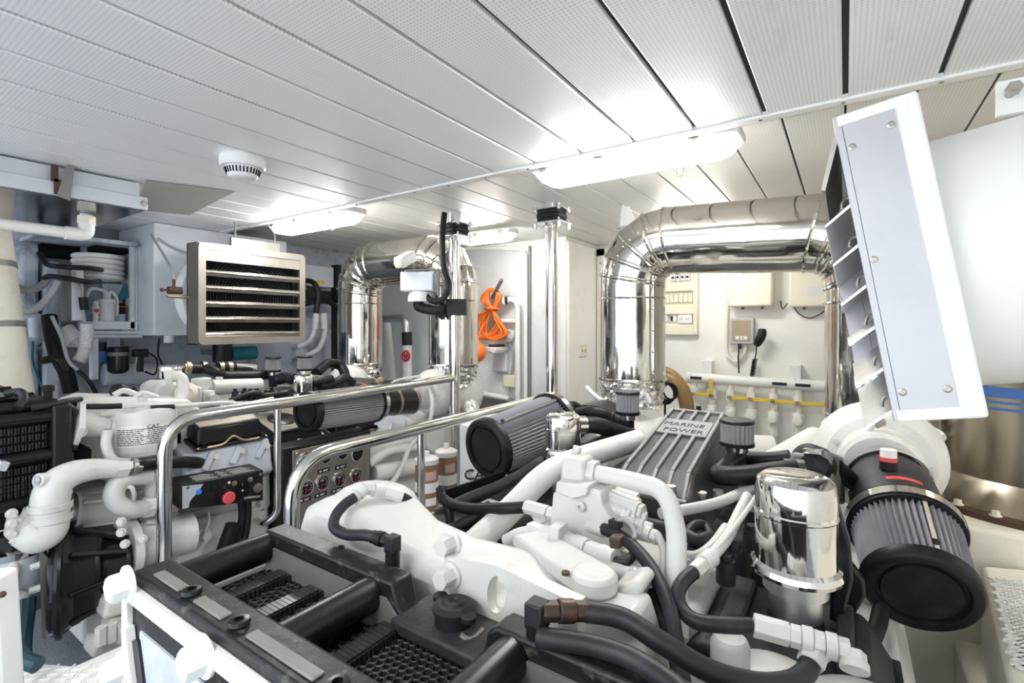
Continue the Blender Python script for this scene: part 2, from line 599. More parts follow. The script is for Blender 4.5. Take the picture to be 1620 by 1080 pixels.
# ================================================================ LIGHTS
def light_fixture(x0, x1, y0, y1, zt, label, group=None):
    t = thing('ceiling_light', label, 'light', ((x0 + x1) / 2, (y0 + y1) / 2, zt - .1), group)
    MB().box((x0, y0, zt - .035), (x1, y1, zt)).build('base', 'white_frame', t, bevel=.008)
    ym = (y0 + y1) / 2
    hw = (y1 - y0) / 2 - .006
    e = .085
    prof = [(-hw, 0), (-hw * .96, -.03), (-hw * .72, -.052), (hw * .72, -.052), (hw * .96, -.03), (hw, 0)]
    m = MB()
    m.prism([(a, b) for a, b in prof], (x0 + e, ym, zt - .035), (0, 1, 0), (0, 0, 1), x1 - x0 - 2 * e)
    m.build('diffuser', 'tube_light', t, smooth=False)
    for s, xe in ((-1, x0 + .012), (1, x1 - .012)):
        xi = x0 + e if s < 0 else x1 - e
        m = MB()
        a = [(xi, ym + p[0], zt - .035 + p[1]) for p in prof]
        b = [(xi + (xe - xi) * .55, ym + p[0] * .98, zt - .035 + p[1] * .82) for p in prof]
        c = [(xe, ym + p[0] * .94, zt - .035 + p[1] * .08) for p in prof]
        n = len(prof)
        m._a(a + b + c, [(i, i + 1, n + i + 1, n + i) for i in range(n - 1)] + [(n + i, n + i + 1, 2 * n + i + 1, 2 * n + i) for i in range(n - 1)] + [tuple(range(2 * n, 3 * n))])
        m.build('diffuser_end', 'diffuser_end', t)
        m = MB()
        for k in range(5):
            f = .15 + .17 * k
            xx = xi + (xe - xi) * f
            g = 1 - f * .75
            m.tube([(xx, ym + p[0] * (1 - .05 * f), zt - .036 + p[1] * g) for p in prof[1:-1]], .0022, 6)
        m.build('diffuser_rib', 'label_white', t)
    for k in range(3):
        xx = x0 + (x1 - x0) * (.06, .36, .80)[k]
        for yy in (y0, y1):
            MB().box((xx, yy - .006, zt - .045), (xx + .035, yy + .006, zt - .012)).build('clip', 'steel', t)
    return t


G = 'fluorescent fittings along the ceiling step'
light_fixture(-1.14, -.30, 1.83, 1.975, .70, 'long white fluorescent light beside the exhaust elbow and support post')
light_fixture(-3.22, -2.38, 1.83, 1.975, .70, 'fluorescent light above the steel louvred heater')
light_fixture(-2.62, -2.08, 3.05, 3.18, .74, 'small fluorescent light by the pale bulkhead behind the exhaust pipe')
light_fixture(-1.20, -.60, 3.55, 3.68, .75, 'fluorescent light between the exhaust arch and the aft bulkhead')
light_fixture(.94, 1.50, 1.83, 1.975, .70, 'added unseen fluorescent light brightening the silencer side')  # added out of frame to brighten the cream deck
light_fixture(-1.14, -.30, -.70, -.555, .68, 'fluorescent light on the front ceiling near the doorway')
light_fixture(-3.22, -2.38, -.70, -.555, .68, 'fluorescent light on the front ceiling near the hull side')

# ================================================================ DUCTS
def exhaust(label, legA, zA, legB, zB, hA, hB, R, r=.18):
    """inverted U of bright sheet-metal lagging; legs at (x,y), bottoms zA/zB, crown heights hA/hB"""
    t = thing('exhaust_pipe', label, 'exhaust pipe', (legA[0], legA[1], zA))
    A0, A1 = V(legA[0], legA[1], zA), V(legA[0], legA[1], hA - R)
    B0, B1 = V(legB[0], legB[1], zB), V(legB[0], legB[1], hB - R)
    hd = (V(legB[0], legB[1], hB) - V(legA[0], legA[1], hA)).normalized()
    CA, CB = V(legA[0], legA[1], hA), V(legB[0], legB[1], hB)

    def elbow(P0, C, dirout, n):
        P2 = C + dirout * R
        c = P0 + P2 - C
        out = []
        for k in range(n + 1):
            th = PI / 2 * k / n
            out.append(c + (P0 - c) * math.cos(th) + (P2 - c) * math.sin(th))
        return out

    def ext(e, d0, d1):
        return [e[0] - d0 * .03] + e + [e[-1] + d1 * .03]
    ea = elbow(A1, CA, hd, 4)
    eb = elbow(B1, CB, -hd, 4)
    m = MB().tube([A0, A1], r, 48)
    m.build('leg', 'duct_metal', t)
    MB().tube([B0, B1], r, 48).build('leg', 'duct_metal', t)
    for e, nm, dd in ((ea, 'elbow', hd), (eb, 'elbow', -hd)):
        el = MB().tube(ext(e, V(0, 0, 1), dd), r * 1.005, 48, caps=False).build(nm, 'duct_metal', t, angle=16)
        for i in range(len(e)):
            mm = MB()
            tg = e[min(i + 1, len(e) - 1)] - e[max(i - 1, 0)]
            mm.torus(e[i], tg, r * 1.02, .007, 48, 6)
            if i < len(e) - 1:
                mm.torus(e[i] + (e[i + 1] - e[i]).normalized() * .016, tg, r * 1.015, .003, 40, 5)
            mm.build('bead', 'duct_metal', el)
        mm = MB()
        for i in range(len(e) - 1):
            mid = (e[i] + e[i + 1]) / 2
            ax = (e[i + 1] - e[i]).normalized()
            sd = Vector((0, -1, 0))
            sd = (sd - ax * sd.dot(ax)).normalized()
            for q in (-.8, .8):
                mm.ball(mid + ax * (e[i + 1] - e[i]).length * .42 * q + (sd * .95 + ax.cross(sd) * -.30).normalized() * r * 1.01, .006, 8, 5)
        mm.build('rivet', 'steel', el, kind='stuff')
    MB().tube([ea[-1] - hd * .01, eb[-1] + hd * .01], r, 48, caps=False).build('crown', 'duct_metal', t)
    for P0, P1 in ((A0, A1), (B0, B1)):
        MB().torus(P0 + Vector((0, 0, .004)), (0, 0, 1), r * 1.02, .008, 48, 6).build('seam_bead', 'duct_metal', t)
        MB().torus(P1 - Vector((0, 0, .10)), (0, 0, 1), r * 1.015, .006, 48, 6).build('seam_bead', 'duct_metal', t)
    for P0, P1 in ((A0, A1), (B0, B1)):
        mm = MB()
        s = Vector((.84, -.54, 0)) * r * 1.005
        mm.bar(P0 + s, P1 + s, .004, .018, up=s)
        for k in range(5):
            mm.ball(P0.lerp(P1, .08 + .21 * k) + s * 1.01, .006, 8, 5)
        mm.build('lap_seam', 'duct_metal', t)
    # crumpled foil collars below each leg
    for P0 in (A0, B0):
        rows, seg = 9, 56
        vs_, fs = [], []
        rnd = random.Random(int(P0.x * 100))
        for a in range(rows + 1):
            for b in range(seg):
                th = 2 * PI * b / seg
                q = r * (.97 - .1 * (a / rows)) + rnd.uniform(-.011, .011)
                vs_.append(P0 + Vector((q * math.cos(th), q * math.sin(th), -.15 * a / rows + rnd.uniform(-.006, .006))))
        for a in range(rows):
            for b in range(seg):
                fs.append((a * seg + b, a * seg + (b + 1) % seg, (a + 1) * seg + (b + 1) % seg, (a + 1) * seg + b))
        MB()._a(vs_, fs).build('foil_collar', 'foil', t, angle=12)
    return t


exhaust('bright metal exhaust pipe arching behind the tilted louvre box', (-1.0, 2.7), -.30, (.10, 2.7), -.40, .47, .42, .22)
exhaust('bright metal exhaust pipe arching behind the small security camera', (-3.36, 2.715), -.315, (-2.40, 2.785), -.285, .50, .50, .22)

# ================================================================ SUPPORT POSTS
def post(x, y, label, zflange):
    t = thing('support_post', label, 'post', (x, y, -1.3), None)
    MB().cyl((x, y, -1.3), (x, y, zflange - .055), .038, seg=32).build('pole', 'polished', t)
    MB().lathe([(.038, 0), (.044, 0), (.044, .018), (.038, .022)], (x, y, zflange - .075), seg=32).build('collar', 'polished', t)
    for zz in (zflange - .055, zflange + .03):
        MB().box((x - .10, y - .08, zz), (x + .10, y + .08, zz + .008)).build('flange_plate', 'steel_blue', t, bevel=.002)
    m = MB()
    for k in range(3):
        m.box((x - .072 - .006 * (k % 2), y - .062, zflange - .047 + k * .026), (x + .072 + .006 * (k % 2), y + .062, zflange - .047 + k * .026 + .0255))
    m.build('rubber_mount', 'rubber', t, bevel=.004)
    for sx in (-1, 1):
        for sy in (-1, 1):
            m = MB()
            p = V(x + sx * .085, y + sy * .065, 0)
            m.cyl(p + V(0, 0, zflange - .085), p + V(0, 0, zflange - .05), .012, seg=6)
            m.cyl(p + V(0, 0, zflange - .095), p + V(0, 0, zflange - .03), .007, seg=8)
            m.build('bolt', 'steel_blue', t)
            MB().cyl(p + V(0, 0, zflange + .02), p + V(0, 0, zflange + .055), .012, seg=6).build('bolt', 'steel_blue', t)
    MB().cyl((x, y, zflange + .038), (x, y, HC2 + .01), .045, seg=28).build('stub', 'steel_blue', t)
    return t


P2 = U(873, 500, d=3.12)
P1 = U(719, 500, d=3.38)
post(P2.x, P2.y, 'polished steel support post in front of the cream panel', .695)
post(P1.x, P1.y, 'polished steel support post with the security camera clamped to it', .655)

# ================================================================ HANDRAILS
RAIL2 = P2.x + .0
t = thing('handrail', 'polished tube handrail ending at the post by the cream panel', 'handrail', (RAIL2, .96, -1.3))
zr = -.45
MB().tube(fillet([(RAIL2, .96, -1.3), (RAIL2, .96, zr), (RAIL2, P2.y, zr + .005)], .16, 12), .0255, 20).build('rail', 'polished', t)
MB().cyl((RAIL2, 1.567, -1.28), (RAIL2, 1.567, zr), .0165, seg=16).build('upright', 'polished', t)
MB().lathe([(.026, 0), (.031, .01), (.026, .02)], (RAIL2, P2.y - .045, zr + .005), (0, 1, 0), 20).build('weld', 'polished', t)
RAIL1 = P1.x
t = thing('handrail', 'polished tube handrail ending at the post that carries the camera', 'handrail', (RAIL1, .845, -1.3))
zr = -.362
MB().tube(fillet([(RAIL1, .845, -1.3), (RAIL1, .845, zr - .01), (RAIL1, P1.y, zr + .005)], .14, 12), .0265, 20).build('rail', 'polished', t)
MB().tube(fillet([(RAIL1, 1.312, zr), (RAIL1, 1.312, -.885), (RAIL1 - .04, 1.27, -.93), (RAIL1 - .12, 1.27, -.93)], .05), .016, 16).build('upright', 'polished', t)

# ================================================================ LOUVRED HEATERS
def blade(mb, M_, w, h0, tilt, depth=.05):
    pass


def heater_left():
    t = thing('fan_heater', 'stainless louvred fan heater hung beside the white cabinet', 'heater', (-3.26, 1.74, -.11))
    x, y0, y1, z0, z1 = -3.20, 1.39, 2.09, -.115, .50
    dp = .13
    MB().box((x - dp, y0, z0), (x - dp + .01, y1, z1)).box((x - dp, y0, z0), (x, y0 + .006, z1)).box((x - dp, y1 - .006, z0), (x, y1, z1)) \
        .box((x - dp, y0, z0), (x, y1, z0 + .006)).box((x - dp, y0, z1 - .006), (x, y1, z1)).build('casing', 'steel', t)
    fr = MB()
    w = .042
    poly_o = []
    cr = .03
    for (cy, cz, a0) in ((y1 - cr, z1 - cr, 0), (y0 + cr, z1 - cr, 90), (y0 + cr, z0 + cr, 180), (y1 - cr, z0 + cr, 270)):
        for k in range(6):
            a = math.radians(a0 + 18 * k)
            poly_o.append((cy + cr * math.cos(a), cz + cr * math.sin(a)))
    n = len(poly_o)
    inner = []
    for (cy, cz) in poly_o:
        inner.append((min(max(cy, y0 + w), y1 - w), min(max(cz, z0 + w), z1 - w)))
    vs_ = [(x, a, b) for a, b in poly_o] + [(x, a, b) for a, b in inner] + [(x + .02, a, b) for a, b in poly_o] + [(x + .02, a, b) for a, b in inner]
    fs = []
    for i in range(n):
        j = (i + 1) % n
        fs += [(2 * n + i, 2 * n + j, 3 * n + j, 3 * n + i), (i, j, 2 * n + j, 2 * n + i), (n + i, 3 * n + i, 3 * n + j, n + j)]
    fr._a(vs_, fs)
    fr.build('frame', 'steel', t)
    MB().box((x + .0, y0 + w, z1 - w - .065), (x + .012, y1 - w, z1 - w)).build('top_strip', 'steel', t)
    # core and circular fan rings behind the louvres
    MB().box((x - dp + .02, y0 + .02, z0 + .02), (x - dp + .03, y1 - .02, z1 - .02)).build('core', 'dark_void', t)
    yc, zc = (y0 + y1) / 2, (z0 + z1) / 2
    m = MB()
    for k in range(14):
        m.torus((x - .06, yc, zc), (1, 0, 0), .05 + .018 * k, .0028, 40, 5)
    m.build('fan_guard', 'plastic_dark', t, kind='stuff')
    m = MB()
    for k in range(72):
        yy = y0 + .05 + k * (y1 - y0 - .1) / 71
        m.box((x - .085, yy, z0 + .03), (x - .065, yy + .002, z1 - .03))
    m.build('fin', 'plastic_dark', t, kind='stuff')
    for k in range(5):
        zz = z1 - .155 - k * .094
        m = MB()
        m.hexa([(x - .045, y0 + .03, zz - .035), (x - .002, y0 + .03, zz - .044), (x - .002, y1 - .03, zz - .044), (x - .045, y1 - .03, zz - .035),
                (x - .05, y0 + .03, zz - .012), (x + .014, y0 + .03, zz - .006), (x + .014, y1 - .03, zz - .006), (x - .05, y1 - .03, zz - .012)])
        b_ = m.build('louvre_blade', 'steel', t, bevel=.003)
        MB().cyl((x + .012, y0 + .035, zz - .02), (x + .012, y1 - .035, zz - .02), .0065, seg=8).build('blade_rod', 'polished', b_)
    # fan ring behind the casing
    m = MB()
    m.lathe([(.30, 0), (.31, .0), (.31, .10), (.26, .16), (.24, .16), (.29, .10)], (x - dp, yc - .07, zc), (-1, 0, 0), 40, caps=False)
    m.build('fan_shroud', 'wall_white', t)
    # bleed valve on the near flank
    a = U(300, 470, x=x - .06)
    m = MB().tube([a + V(0, -.005, 0), a + V(0, -.12, .0)], .010, 10).build('valve_stem', 'brass', t)
    v = U(275, 458, x=x - .06)
    m = MB().tube([v + V(0, -.03, -.004), v + V(0, .04, -.004)], .022, 12).cyl(v + V(0, .0, 0), v + V(0, 0, .06), .008).cyl(v + V(0, -.055, -.004), v + V(0, -.03, -.004), .006)
    m.ball(v + V(0, -.06, -.004), .012, 10, 6, (.6, 1, 1))
    m.build('valve', 'rust', t)
    MB().tube(spline([v + V(0, .0, .06), U(272, 428, x=x - .08), U(258, 402, x=x - .2), U(240, 372, x=x - .5)], 6), .008, 8).build('hose', 'grey_cable', t)
    MB().box((x - .125, y0 + .25, z1 - .002), (x - .10, y1 - .12, z1 + .075)).build('hanger', 'sheet_grey', t)
    for yy in (y0 + .28, y1 - .15):
        MB().cyl((x - .112, yy, z1 + .05), (x - .112, yy, HC2 + .01), .006, seg=8).build('hanger_rod', 'sheet_grey', t)
    return t


heater_left()


def heater_right():
    th = math.radians(9.3)
    O = V(-.012, 1.2, .424)          # upper front corner (louvre side) of the near flank
    ux = V(math.cos(th), 0, math.sin(th))      # across the flank, away from the louvres
    uz = V(-math.sin(th), 0, math.cos(th))     # up the flank
    uy = V(0, 1, 0)
    H, T, W = .615, .12, .70
    M_ = Matrix(((ux.x, 0, uz.x, O.x), (0, 1, 0, O.y), (ux.z, 0, uz.z, O.z), (0, 0, 0, 1)))
    t = thing('fan_heater', 'large tilted louvre box with stainless flank and white edges beside the big white fan drum', 'heater', (.1, 1.5, -.2))

    def L():
        return MB(M_)
    # flanks
    L().box((.0, 0, -H + .02), (T - .03, .008, -.02)).build('flank', 'steel_panel', t, bevel=.002)
    L().box((.0, W - .008, -H + .02), (T - .03, W, -.02)).build('flank', 'steel_panel', t, bevel=.002)
    L().box((T - .032, -.006, -H), (T + .006, W + .006, 0)).build('rear_frame', 'white_frame', t, bevel=.006)
    L().box((-.004, -.004, -.022), (T, W + .004, 0)).build('top_panel', 'white_frame', t, bevel=.003)
    L().box((-.004, -.004, -H), (T, W + .004, -H + .022)).build('bottom_panel', 'white_frame', t, bevel=.003)
    # louvre cage projecting from the front
    L().box((-.052, W - .008, -H + .03), (.0, W, -.10)).build('cheek', 'steel_panel', t, bevel=.001)
    L().box((-.010, .0, -H), (.004, .012, -.0)).build('cheek', 'steel_panel', t, bevel=.001)
    L().hexa([(-.052, 0.01, -.135), (-.046, .01, -.14), (-.046, W, -.14), (-.052, W, -.135), (-.004, .01, -.005), (.004, .01, -.015), (.004, W, -.015), (-.004, W, -.005)]).build('deflector', 'steel', t)
    for k in range(6):
        z = -.165 - k * .083
        b_ = L().hexa([(-.058, .012, z - .045), (-.056, .012, z - .049), (-.056, W - .008, z - .049), (-.058, W - .008, z - .045),
                       (.03, .012, z + .012), (.032, .012, z + .006), (.032, W - .008, z + .006), (.03, W - .008, z + .012)]).build('louvre_blade', 'steel_blue', t)
        mm = L()
        pts = [(-.01 + .012 * math.cos(a), .05, z - .012 + .02 * math.sin(a)) for a in [PI * q / 8 for q in range(9)]]
        mm.tube(pts, .0035, 6)
        mm.build('blade_clip', 'steel', b_)
    L().box((.02, .01, -H + .02), (.03, W - .01, -.02)).build('core', 'sheet_grey', t)
    for (a, b) in ((.012, -.07), (.078, -.05), (.010, -.30), (.012, -.56), (.078, -.56)):
        m = L()
        m.lathe([(.007, 0), (.007, .002), (.004, .003)], (a, 0, b), (0, -1, 0), 12)
        m.lathe([(.004, .003), (.004, .005)], (a, 0, b), (0, -1, 0), 6)
        m.build('screw', 'steel', t)
    # big white fan drum
    d = thing('fan_drum', 'big smooth white fan drum behind the tilted louvre box', 'fan', O + ux * .5 + V(0, .35, -.45))
    c = O + ux * (T + .006) + uz * (-H / 2) + V(0, .36, 0)
    MB().lathe([(.20, .0), (.275, .0), (.29, .03), (.292, .5), (.292, .9), (.27, .93), (0.01, .935)], c, ux, 56).build('drum', 'drum_white', d)
    MB().lathe([(.279, .018), (.2835, .018), (.2835, .032), (.279, .032)], c, ux, 56).build('gasket', 'rubber', d)
    m = MB()
    q = U(1603, 150, d=1.06)
    m.box(q + V(-.02, .03, -.03), q + V(.14, .045, .045))
    m.build('bracket', 'white_frame', d)
    m = MB().cyl(q + V(.0, .03, .012), q + V(.0, -.02, .012), .008, seg=10).cyl(q + V(0, -.0, .012), q + V(0, -.012, .012), .015, seg=6)
    m.build('bolt', 'steel', d)


heater_right()

# ================================================================ SILENCER (stainless stack, right)
c = V(.60, 2.62, 0)
t = thing('silencer', 'stainless steel silencer drum with three blue bands on a bolted flange', 'silencer', (c.x, c.y, -.67))
MB().lathe([(.30, -.64), (.285, -.55), (.285, -.17), (.29, -.15), (.29, .35)], c, seg=64).build('drum', 'tank_steel', t)
MB().lathe([(.34, -.645), (.335, -.635), (.300, -.57), (.2865, -.55)], c, seg=64, caps=False).build('skirt', 'tank_steel', t)
MB().lathe([(.28, -.665), (.385, -.665), (.385, -.645), (.30, -.643)], c, seg=64, caps=False).build('flange', 'rust', t)
for z0, z1 in ((-.252, -.215), (-.273, -.264), (-.296, -.287)):
    MB().lathe([(.2862, z0), (.2862, z1)], c, seg=64, caps=False).build('band', 'blue', t)
for k in range(10):
    a = math.radians(180 + 18 * k + 6)
    MB().bolt((c.x + .355 * math.cos(a), c.y + .362 * math.sin(a), -.645), (0, 0, 1), .013, .014).build('bolt', 'pvc_cream', t)
MB().torus((c.x, c.y, -.165), (0, 0, 1), .290, .008, 64, 6).build('rim', 'rust', t)
e = U(1612, 700, d=1.75)
MB().tube(fillet([e + V(.05, .1, 0), e + V(0, -.04, 0), e + V(.05, -.05, -.15)], .05), .03, 16).build('spigot', 'tank_steel', t)
# ================================================================ CEILING ITEMS
c = U(384, 250, z=HC)
t = thing('smoke_detector', 'round white smoke detector on the slatted ceiling', 'smoke detector', c + V(0, 0, -.09))
MB().lathe([(.010, 0), (.082, 0), (.085, -.006), (.085, -.034), (.078, -.042), (.060, -.044)], c, seg=40).build('base', 'bottle_white', t)
MB().lathe([(.066, -.042), (.060, -.062), (.054, -.078), (.046, -.084), (.001, -.086)], c, seg=40).build('chamber', 'bottle_white', t)
m = MB()
for k in range(30):
    a = 2 * PI * k / 30
    u = V(math.cos(a), math.sin(a), 0)
    m.bar(c + u * .0655 + V(0, 0, -.048), c + u * .0585 + V(0, 0, -.070), .005, .003, up=u)
m.build('vent_slot', 'dark_void', t, kind='stuff')
for i, (px, py) in enumerate(((1076, 268), (526, 358))):
    c = U(px, py, z=HC2 - .03)
    t = thing('sprinkler_head', ('small grey nozzle under the ceiling below the long fluorescent light', 'small grey nozzle under the ceiling beside the far fluorescent light')[i], 'nozzle', c + V(0, 0, -.03))
    MB().lathe([(.012, .03), (.012, .01), (.018, .006), (.018, -.012), (.012, -.016), (.012, -.03)], c, seg=14).build('body', 'galv', t)
    MB().lathe([(.019, .024), (.019, .03)], c, seg=14).build('rose', 'galv', t)
# bracket with floodlight-like sensor near the exhaust elbow
c = U(988, 330, z=HC2 - .02)
t = thing('sensor_bracket', 'white triangular bracket with a grey domed sensor under the ceiling', 'sensor', c + V(0, 0, -.19))
ux, uz = V(K, S, 0), V(0, 0, 1)
MB().prism([(-.03, .03), (-.045, -.115), (.085, -.115), (.02, .03)], c + V(0, .02, 0), ux, uz, -.012).build('gusset', 'white_frame', t)
MB().prism([(-.03, .03), (-.045, -.115), (-.034, -.115), (-.02, .03)], c + V(0, .02, 0), ux, uz, .05).build('back_plate', 'white_frame', t)
q = c + ux * .02 + V(0, .02, -.115)
MB().lathe([(.062, 0), (.066, -.012), (.058, -.03), (.052, -.05), (.03, -.066), (.001, -.07)], q, seg=24).build('dome', 'galv', t)
for k in (-.045, .045):
    MB().ball(q + ux * k + V(0, -.045, -.018), .007, 8, 5).build('screw', 'steel', t)

# ================================================================ AFT BULKHEAD ITEMS
W = YR
t = thing('breaker_panel', 'cream electrical breaker panel with sockets beside the bright exhaust leg', 'electrical panel', U(1070, 531, y=W))
a, b = U(1034, 425, y=W - .05), U(1104, 530, y=W - .05)
x0, x1, z0, z1 = a.x, b.x, b.z, a.z
MB().box((x0, W - .02, z0), (x1, W, z1)).build('back_plate', 'cream_plastic', t)
fw = .035
MB().box((x0, W - .06, z0), (x0 + fw, W - .01, z1)).build('frame_side', 'cream_plastic', t, bevel=.01)
MB().box((x1 - fw * 1.2, W - .06, z0), (x1, W - .01, z1)).build('frame_side', 'cream_plastic', t, bevel=.01)
h = z1 - z0
for f in (.0, .30, .64, .95):
    MB().box((x0 + .01, W - .058, z0 + f * h), (x1 - .01, W - .01, z0 + f * h + (.075 if f else .09))).build('frame_bar', 'cream_plastic', t, bevel=.008)
for k in range(4):
    br = MB().box((x1 - .23 + k * .042, W - .05, z0 + h * .80), (x1 - .195 + k * .042, W - .02, z0 + h * .91)).build('breaker', 'label_white', t, bevel=.002)
    MB().box((x1 - .222 + k * .042, W - .058, z0 + h * .835), (x1 - .203 + k * .042, W - .05, z0 + h * .865)).build('toggle', 'print_black', br)
for k in range(7):
    MB().box((x0 + .06 + k * .04, W - .045, z0 + h * .48), (x0 + .096 + k * .04, W - .02, z0 + h * .61)).build('blank', 'cream_plastic', t, bevel=.002)
for k in range(2):
    br = MB().box((x0 + .07 + k * .075, W - .045, z0 + h * .20), (x0 + .125 + k * .075, W - .02, z0 + h * .29)).build('switch', 'label_white', t, bevel=.002)
    MB().box((x0 + .075 + k * .075, W - .05, z0 + h * .21), (x0 + .095 + k * .075, W - .045, z0 + h * .28)).build('rocker', 'print_black', br)
so = MB().box((x1 - .17, W - .05, z0 + h * .175), (x1 - .05, W - .02, z0 + h * .30)).build('socket_plate', 'label_white', t, bevel=.002)
for k in range(2):
    for q in (-.008, .008):
        MB().box((x1 - .145 + .055 * k + q, W - .052, z0 + h * .225), (x1 - .141 + .055 * k + q, W - .0495, z0 + h * .25)).build('slot', 'print_black', so)

for i, (pa, pb, lab) in enumerate((((1152, 425), (1222, 484), 'cream plastic wall box beside the breaker panel'), ((1248, 425), (1327, 484), 'cream plastic wall box with a white paper label'))):
    a, b = U(*pa, y=W - .14), U(*pb, y=W - .14)
    t = thing('wall_box', lab, 'box', (a.x, W, b.z))
    MB().box((a.x, W - .14, b.z), (b.x, W - .04, a.z)).build('lid', 'box_cream', t, bevel=.015)
    MB().box((a.x + .004, W - .05, b.z + .004), (b.x - .004, W, a.z - .004)).build('body', 'box_cream', t, bevel=.01)
    for f in (.3, .75):
        xx = a.x + (b.x - a.x) * f
        MB().cyl((xx, W - .06, b.z), (xx, W - .06, b.z - .02), .012, seg=10).build('gland', 'sheet_grey', t)
    if i:
        MB().box((a.x + .12, W - .1415, b.z + .08), (b.x - .10, W - .139, b.z + .15)).build('paper_label', 'label_white', t)
t = tag(MB().tube(spline([U(1235, 476, y=W - .05), U(1238, 488, y=W - .03), U(1246, 480, y=W - .05)], 6), .004, 6).build('cable', 'cable'), 'short black cable looped between the two cream wall boxes', 'cable')
tag(MB().tube(spline([U(1255, 484, y=W - .02), U(1265, 497, y=W - .02), U(1282, 503, y=W - .02), U(1300, 495, y=W - .02), U(1312, 485, y=W - .02)], 6), .004, 6).build('cable', 'cable'), 'thin black cable drooping under the labelled wall box', 'cable')
tag(MB().tube(spline([U(1320, 535, y=W - .02), U(1306, 552, y=W - .02), U(1308, 563, y=W - .02), U(1318, 575, y=W - .02)], 6), .004, 6).build('cable', 'cable'), 'thin black cable curling on the wall beside the exhaust leg', 'cable')

t = thing('intercom', 'tan metal intercom box with black handset hanging on its side', 'intercom', U(1174, 545, y=W))
a, b = U(1154, 503, y=W - .07), U(1192, 544, y=W - .07)
MB().box((a.x, W - .07, b.z), (b.x, W, a.z)).build('case', 'steel_panel', t, bevel=.004)
MB().box((a.x + .018, W - .073, b.z + .018), (b.x - .018, W - .069, a.z - .018)).build('face', 'brass', t)
MB().box((a.x + .045, W - .0745, b.z + .035), (b.x - .045, W - .072, b.z + .062)).build('label_strip', 'label_white', t)
for k in (-.012, .012):
    MB().cyl(((a.x + b.x) / 2 + k, W - .074, b.z + .048), ((a.x + b.x) / 2 + k, W - .080, b.z + .048), .005, seg=8).build('button', 'print_black', t)
hs = MB().tube(spline([U(1206, 521, y=W - .10), U(1205, 530, y=W - .11), U(1200, 540, y=W - .10), U(1197, 546, y=W - .09)], 5), .02, 12, radii=[.016 + .018 * math.sin(.4 + 2.0 * (1 - i / 15)) for i in range(16)]).build('handset', 'plastic_dark', t, angle=60)
pts = [U(1197, 546, y=W - .09), U(1196, 560, y=W - .08), U(1194, 568, y=W - .07)]
for k in range(60):
    p = U(1194, 568, y=W - .07).lerp(U(1190, 596, y=W - .07), k / 59)
    an = k * 1.1
    pts.append(p + V(.016 * math.cos(an), .016 * math.sin(an), 0))
MB().tube(pts, .005, 6).build('coiled_cord', 'cable', t)
MB().tube(spline([U(1170, 544, y=W - .055), U(1168, 565, y=W - .065), U(1169, 590, y=W - .05)], 6), .006, 6).cyl(U(1170, 544, y=W - .055), U(1170, 552, y=W - .058), .013).build('lead', 'plastic_dark', t)
tag(MB().tube(spline([U(1152, 432, y=W - .02), U(1151, 480, y=W - .02), U(1149, 535, y=W - .02), U(1151, 560, y=W - .03), U(1163, 571, y=W - .03), U(1176, 562, y=W - .03), U(1180, 545, y=W - .03)], 8), .013, 10).build('conduit', 'pvc_cream'), 'cream conduit curving down under the intercom box', 'conduit')

# manifold
Y = W - .12
t = thing('valve_manifold', 'white pipe manifold with six branch valves and yellow lever handles', 'manifold', U(1200, 700, y=Y))
p0, p1 = U(1088, 597, y=Y), U(1330, 613, y=Y)
MB().tube([p0, p1], .043, 24).lathe([(.043, -.01), (.049, -.005), (.049, .03), (.043, .035)], p0, (p1 - p0), 24).build('header_pipe', 'pvc', t)
for px, py in ((1100, 597.5), (1233, 607), (1270, 609.5)):
    q = U(px, py, y=Y - .043)
    MB().box(q + V(-.05, -.003, -.011), q + V(.05, .006, .011)).build('engraved_label', 'plastic_dark', t)
for px, py in ((1122, 586), (1259, 594)):
    q = U(px, py, y=W - .02)
    MB().box(q + V(-.04, -.09, -.06), q + V(.04, .02, .09)).build('wall_clip', 'pvc', t, bevel=.004)
for i, px in enumerate((1100, 1132, 1164, 1198, 1233, 1270)):
    f = (px - 1088) / 242
    top = p0.lerp(p1, f)
    zb = U(px, 720, y=Y).z
    zv = U(px, 622 + i * 3.0, y=Y).z
    v = MB().tube([top, V(top.x, Y, zb)], .026, 16).build('branch_pipe', 'pvc_cream', t)
    MB().cyl((top.x, Y, zv + .05), (top.x, Y, zv - .03), .036, seg=8).build('valve_body', 'pvc', v)
    zu = zv - .13
    MB().cyl((top.x, Y, zu + .05), (top.x, Y, zu - .05), .040, seg=18).cyl((top.x, Y, zu), (top.x, Y - .07, zu - .005), .034, seg=18).build('strainer', 'pvc', v)
    MB().cyl((top.x, Y - .07, zu - .005), (top.x, Y - .085, zu - .005), .026, seg=8).build('plug', 'pvc_cream', v)
    MB().cyl((top.x, Y, zu - .10), (top.x, Y, zu - .14), .037, seg=8).build('union_nut', 'pvc', v)
    if i == 1:
        MB().box((top.x - .014, Y - .052, zv + .0), (top.x + .014, Y - .046, zv + .14)).build('lever', 'yellow', v, bevel=.003)
    else:
        lv = MB().box((top.x - .02, Y - .052, zv - .012), (top.x + .17, Y - .046, zv + .016)).build('lever', 'yellow', v, bevel=.003)
    MB().cyl((top.x, Y - .02, zv), (top.x, Y - .06, zv), .016, seg=10).build('spindle', 'steel', v)
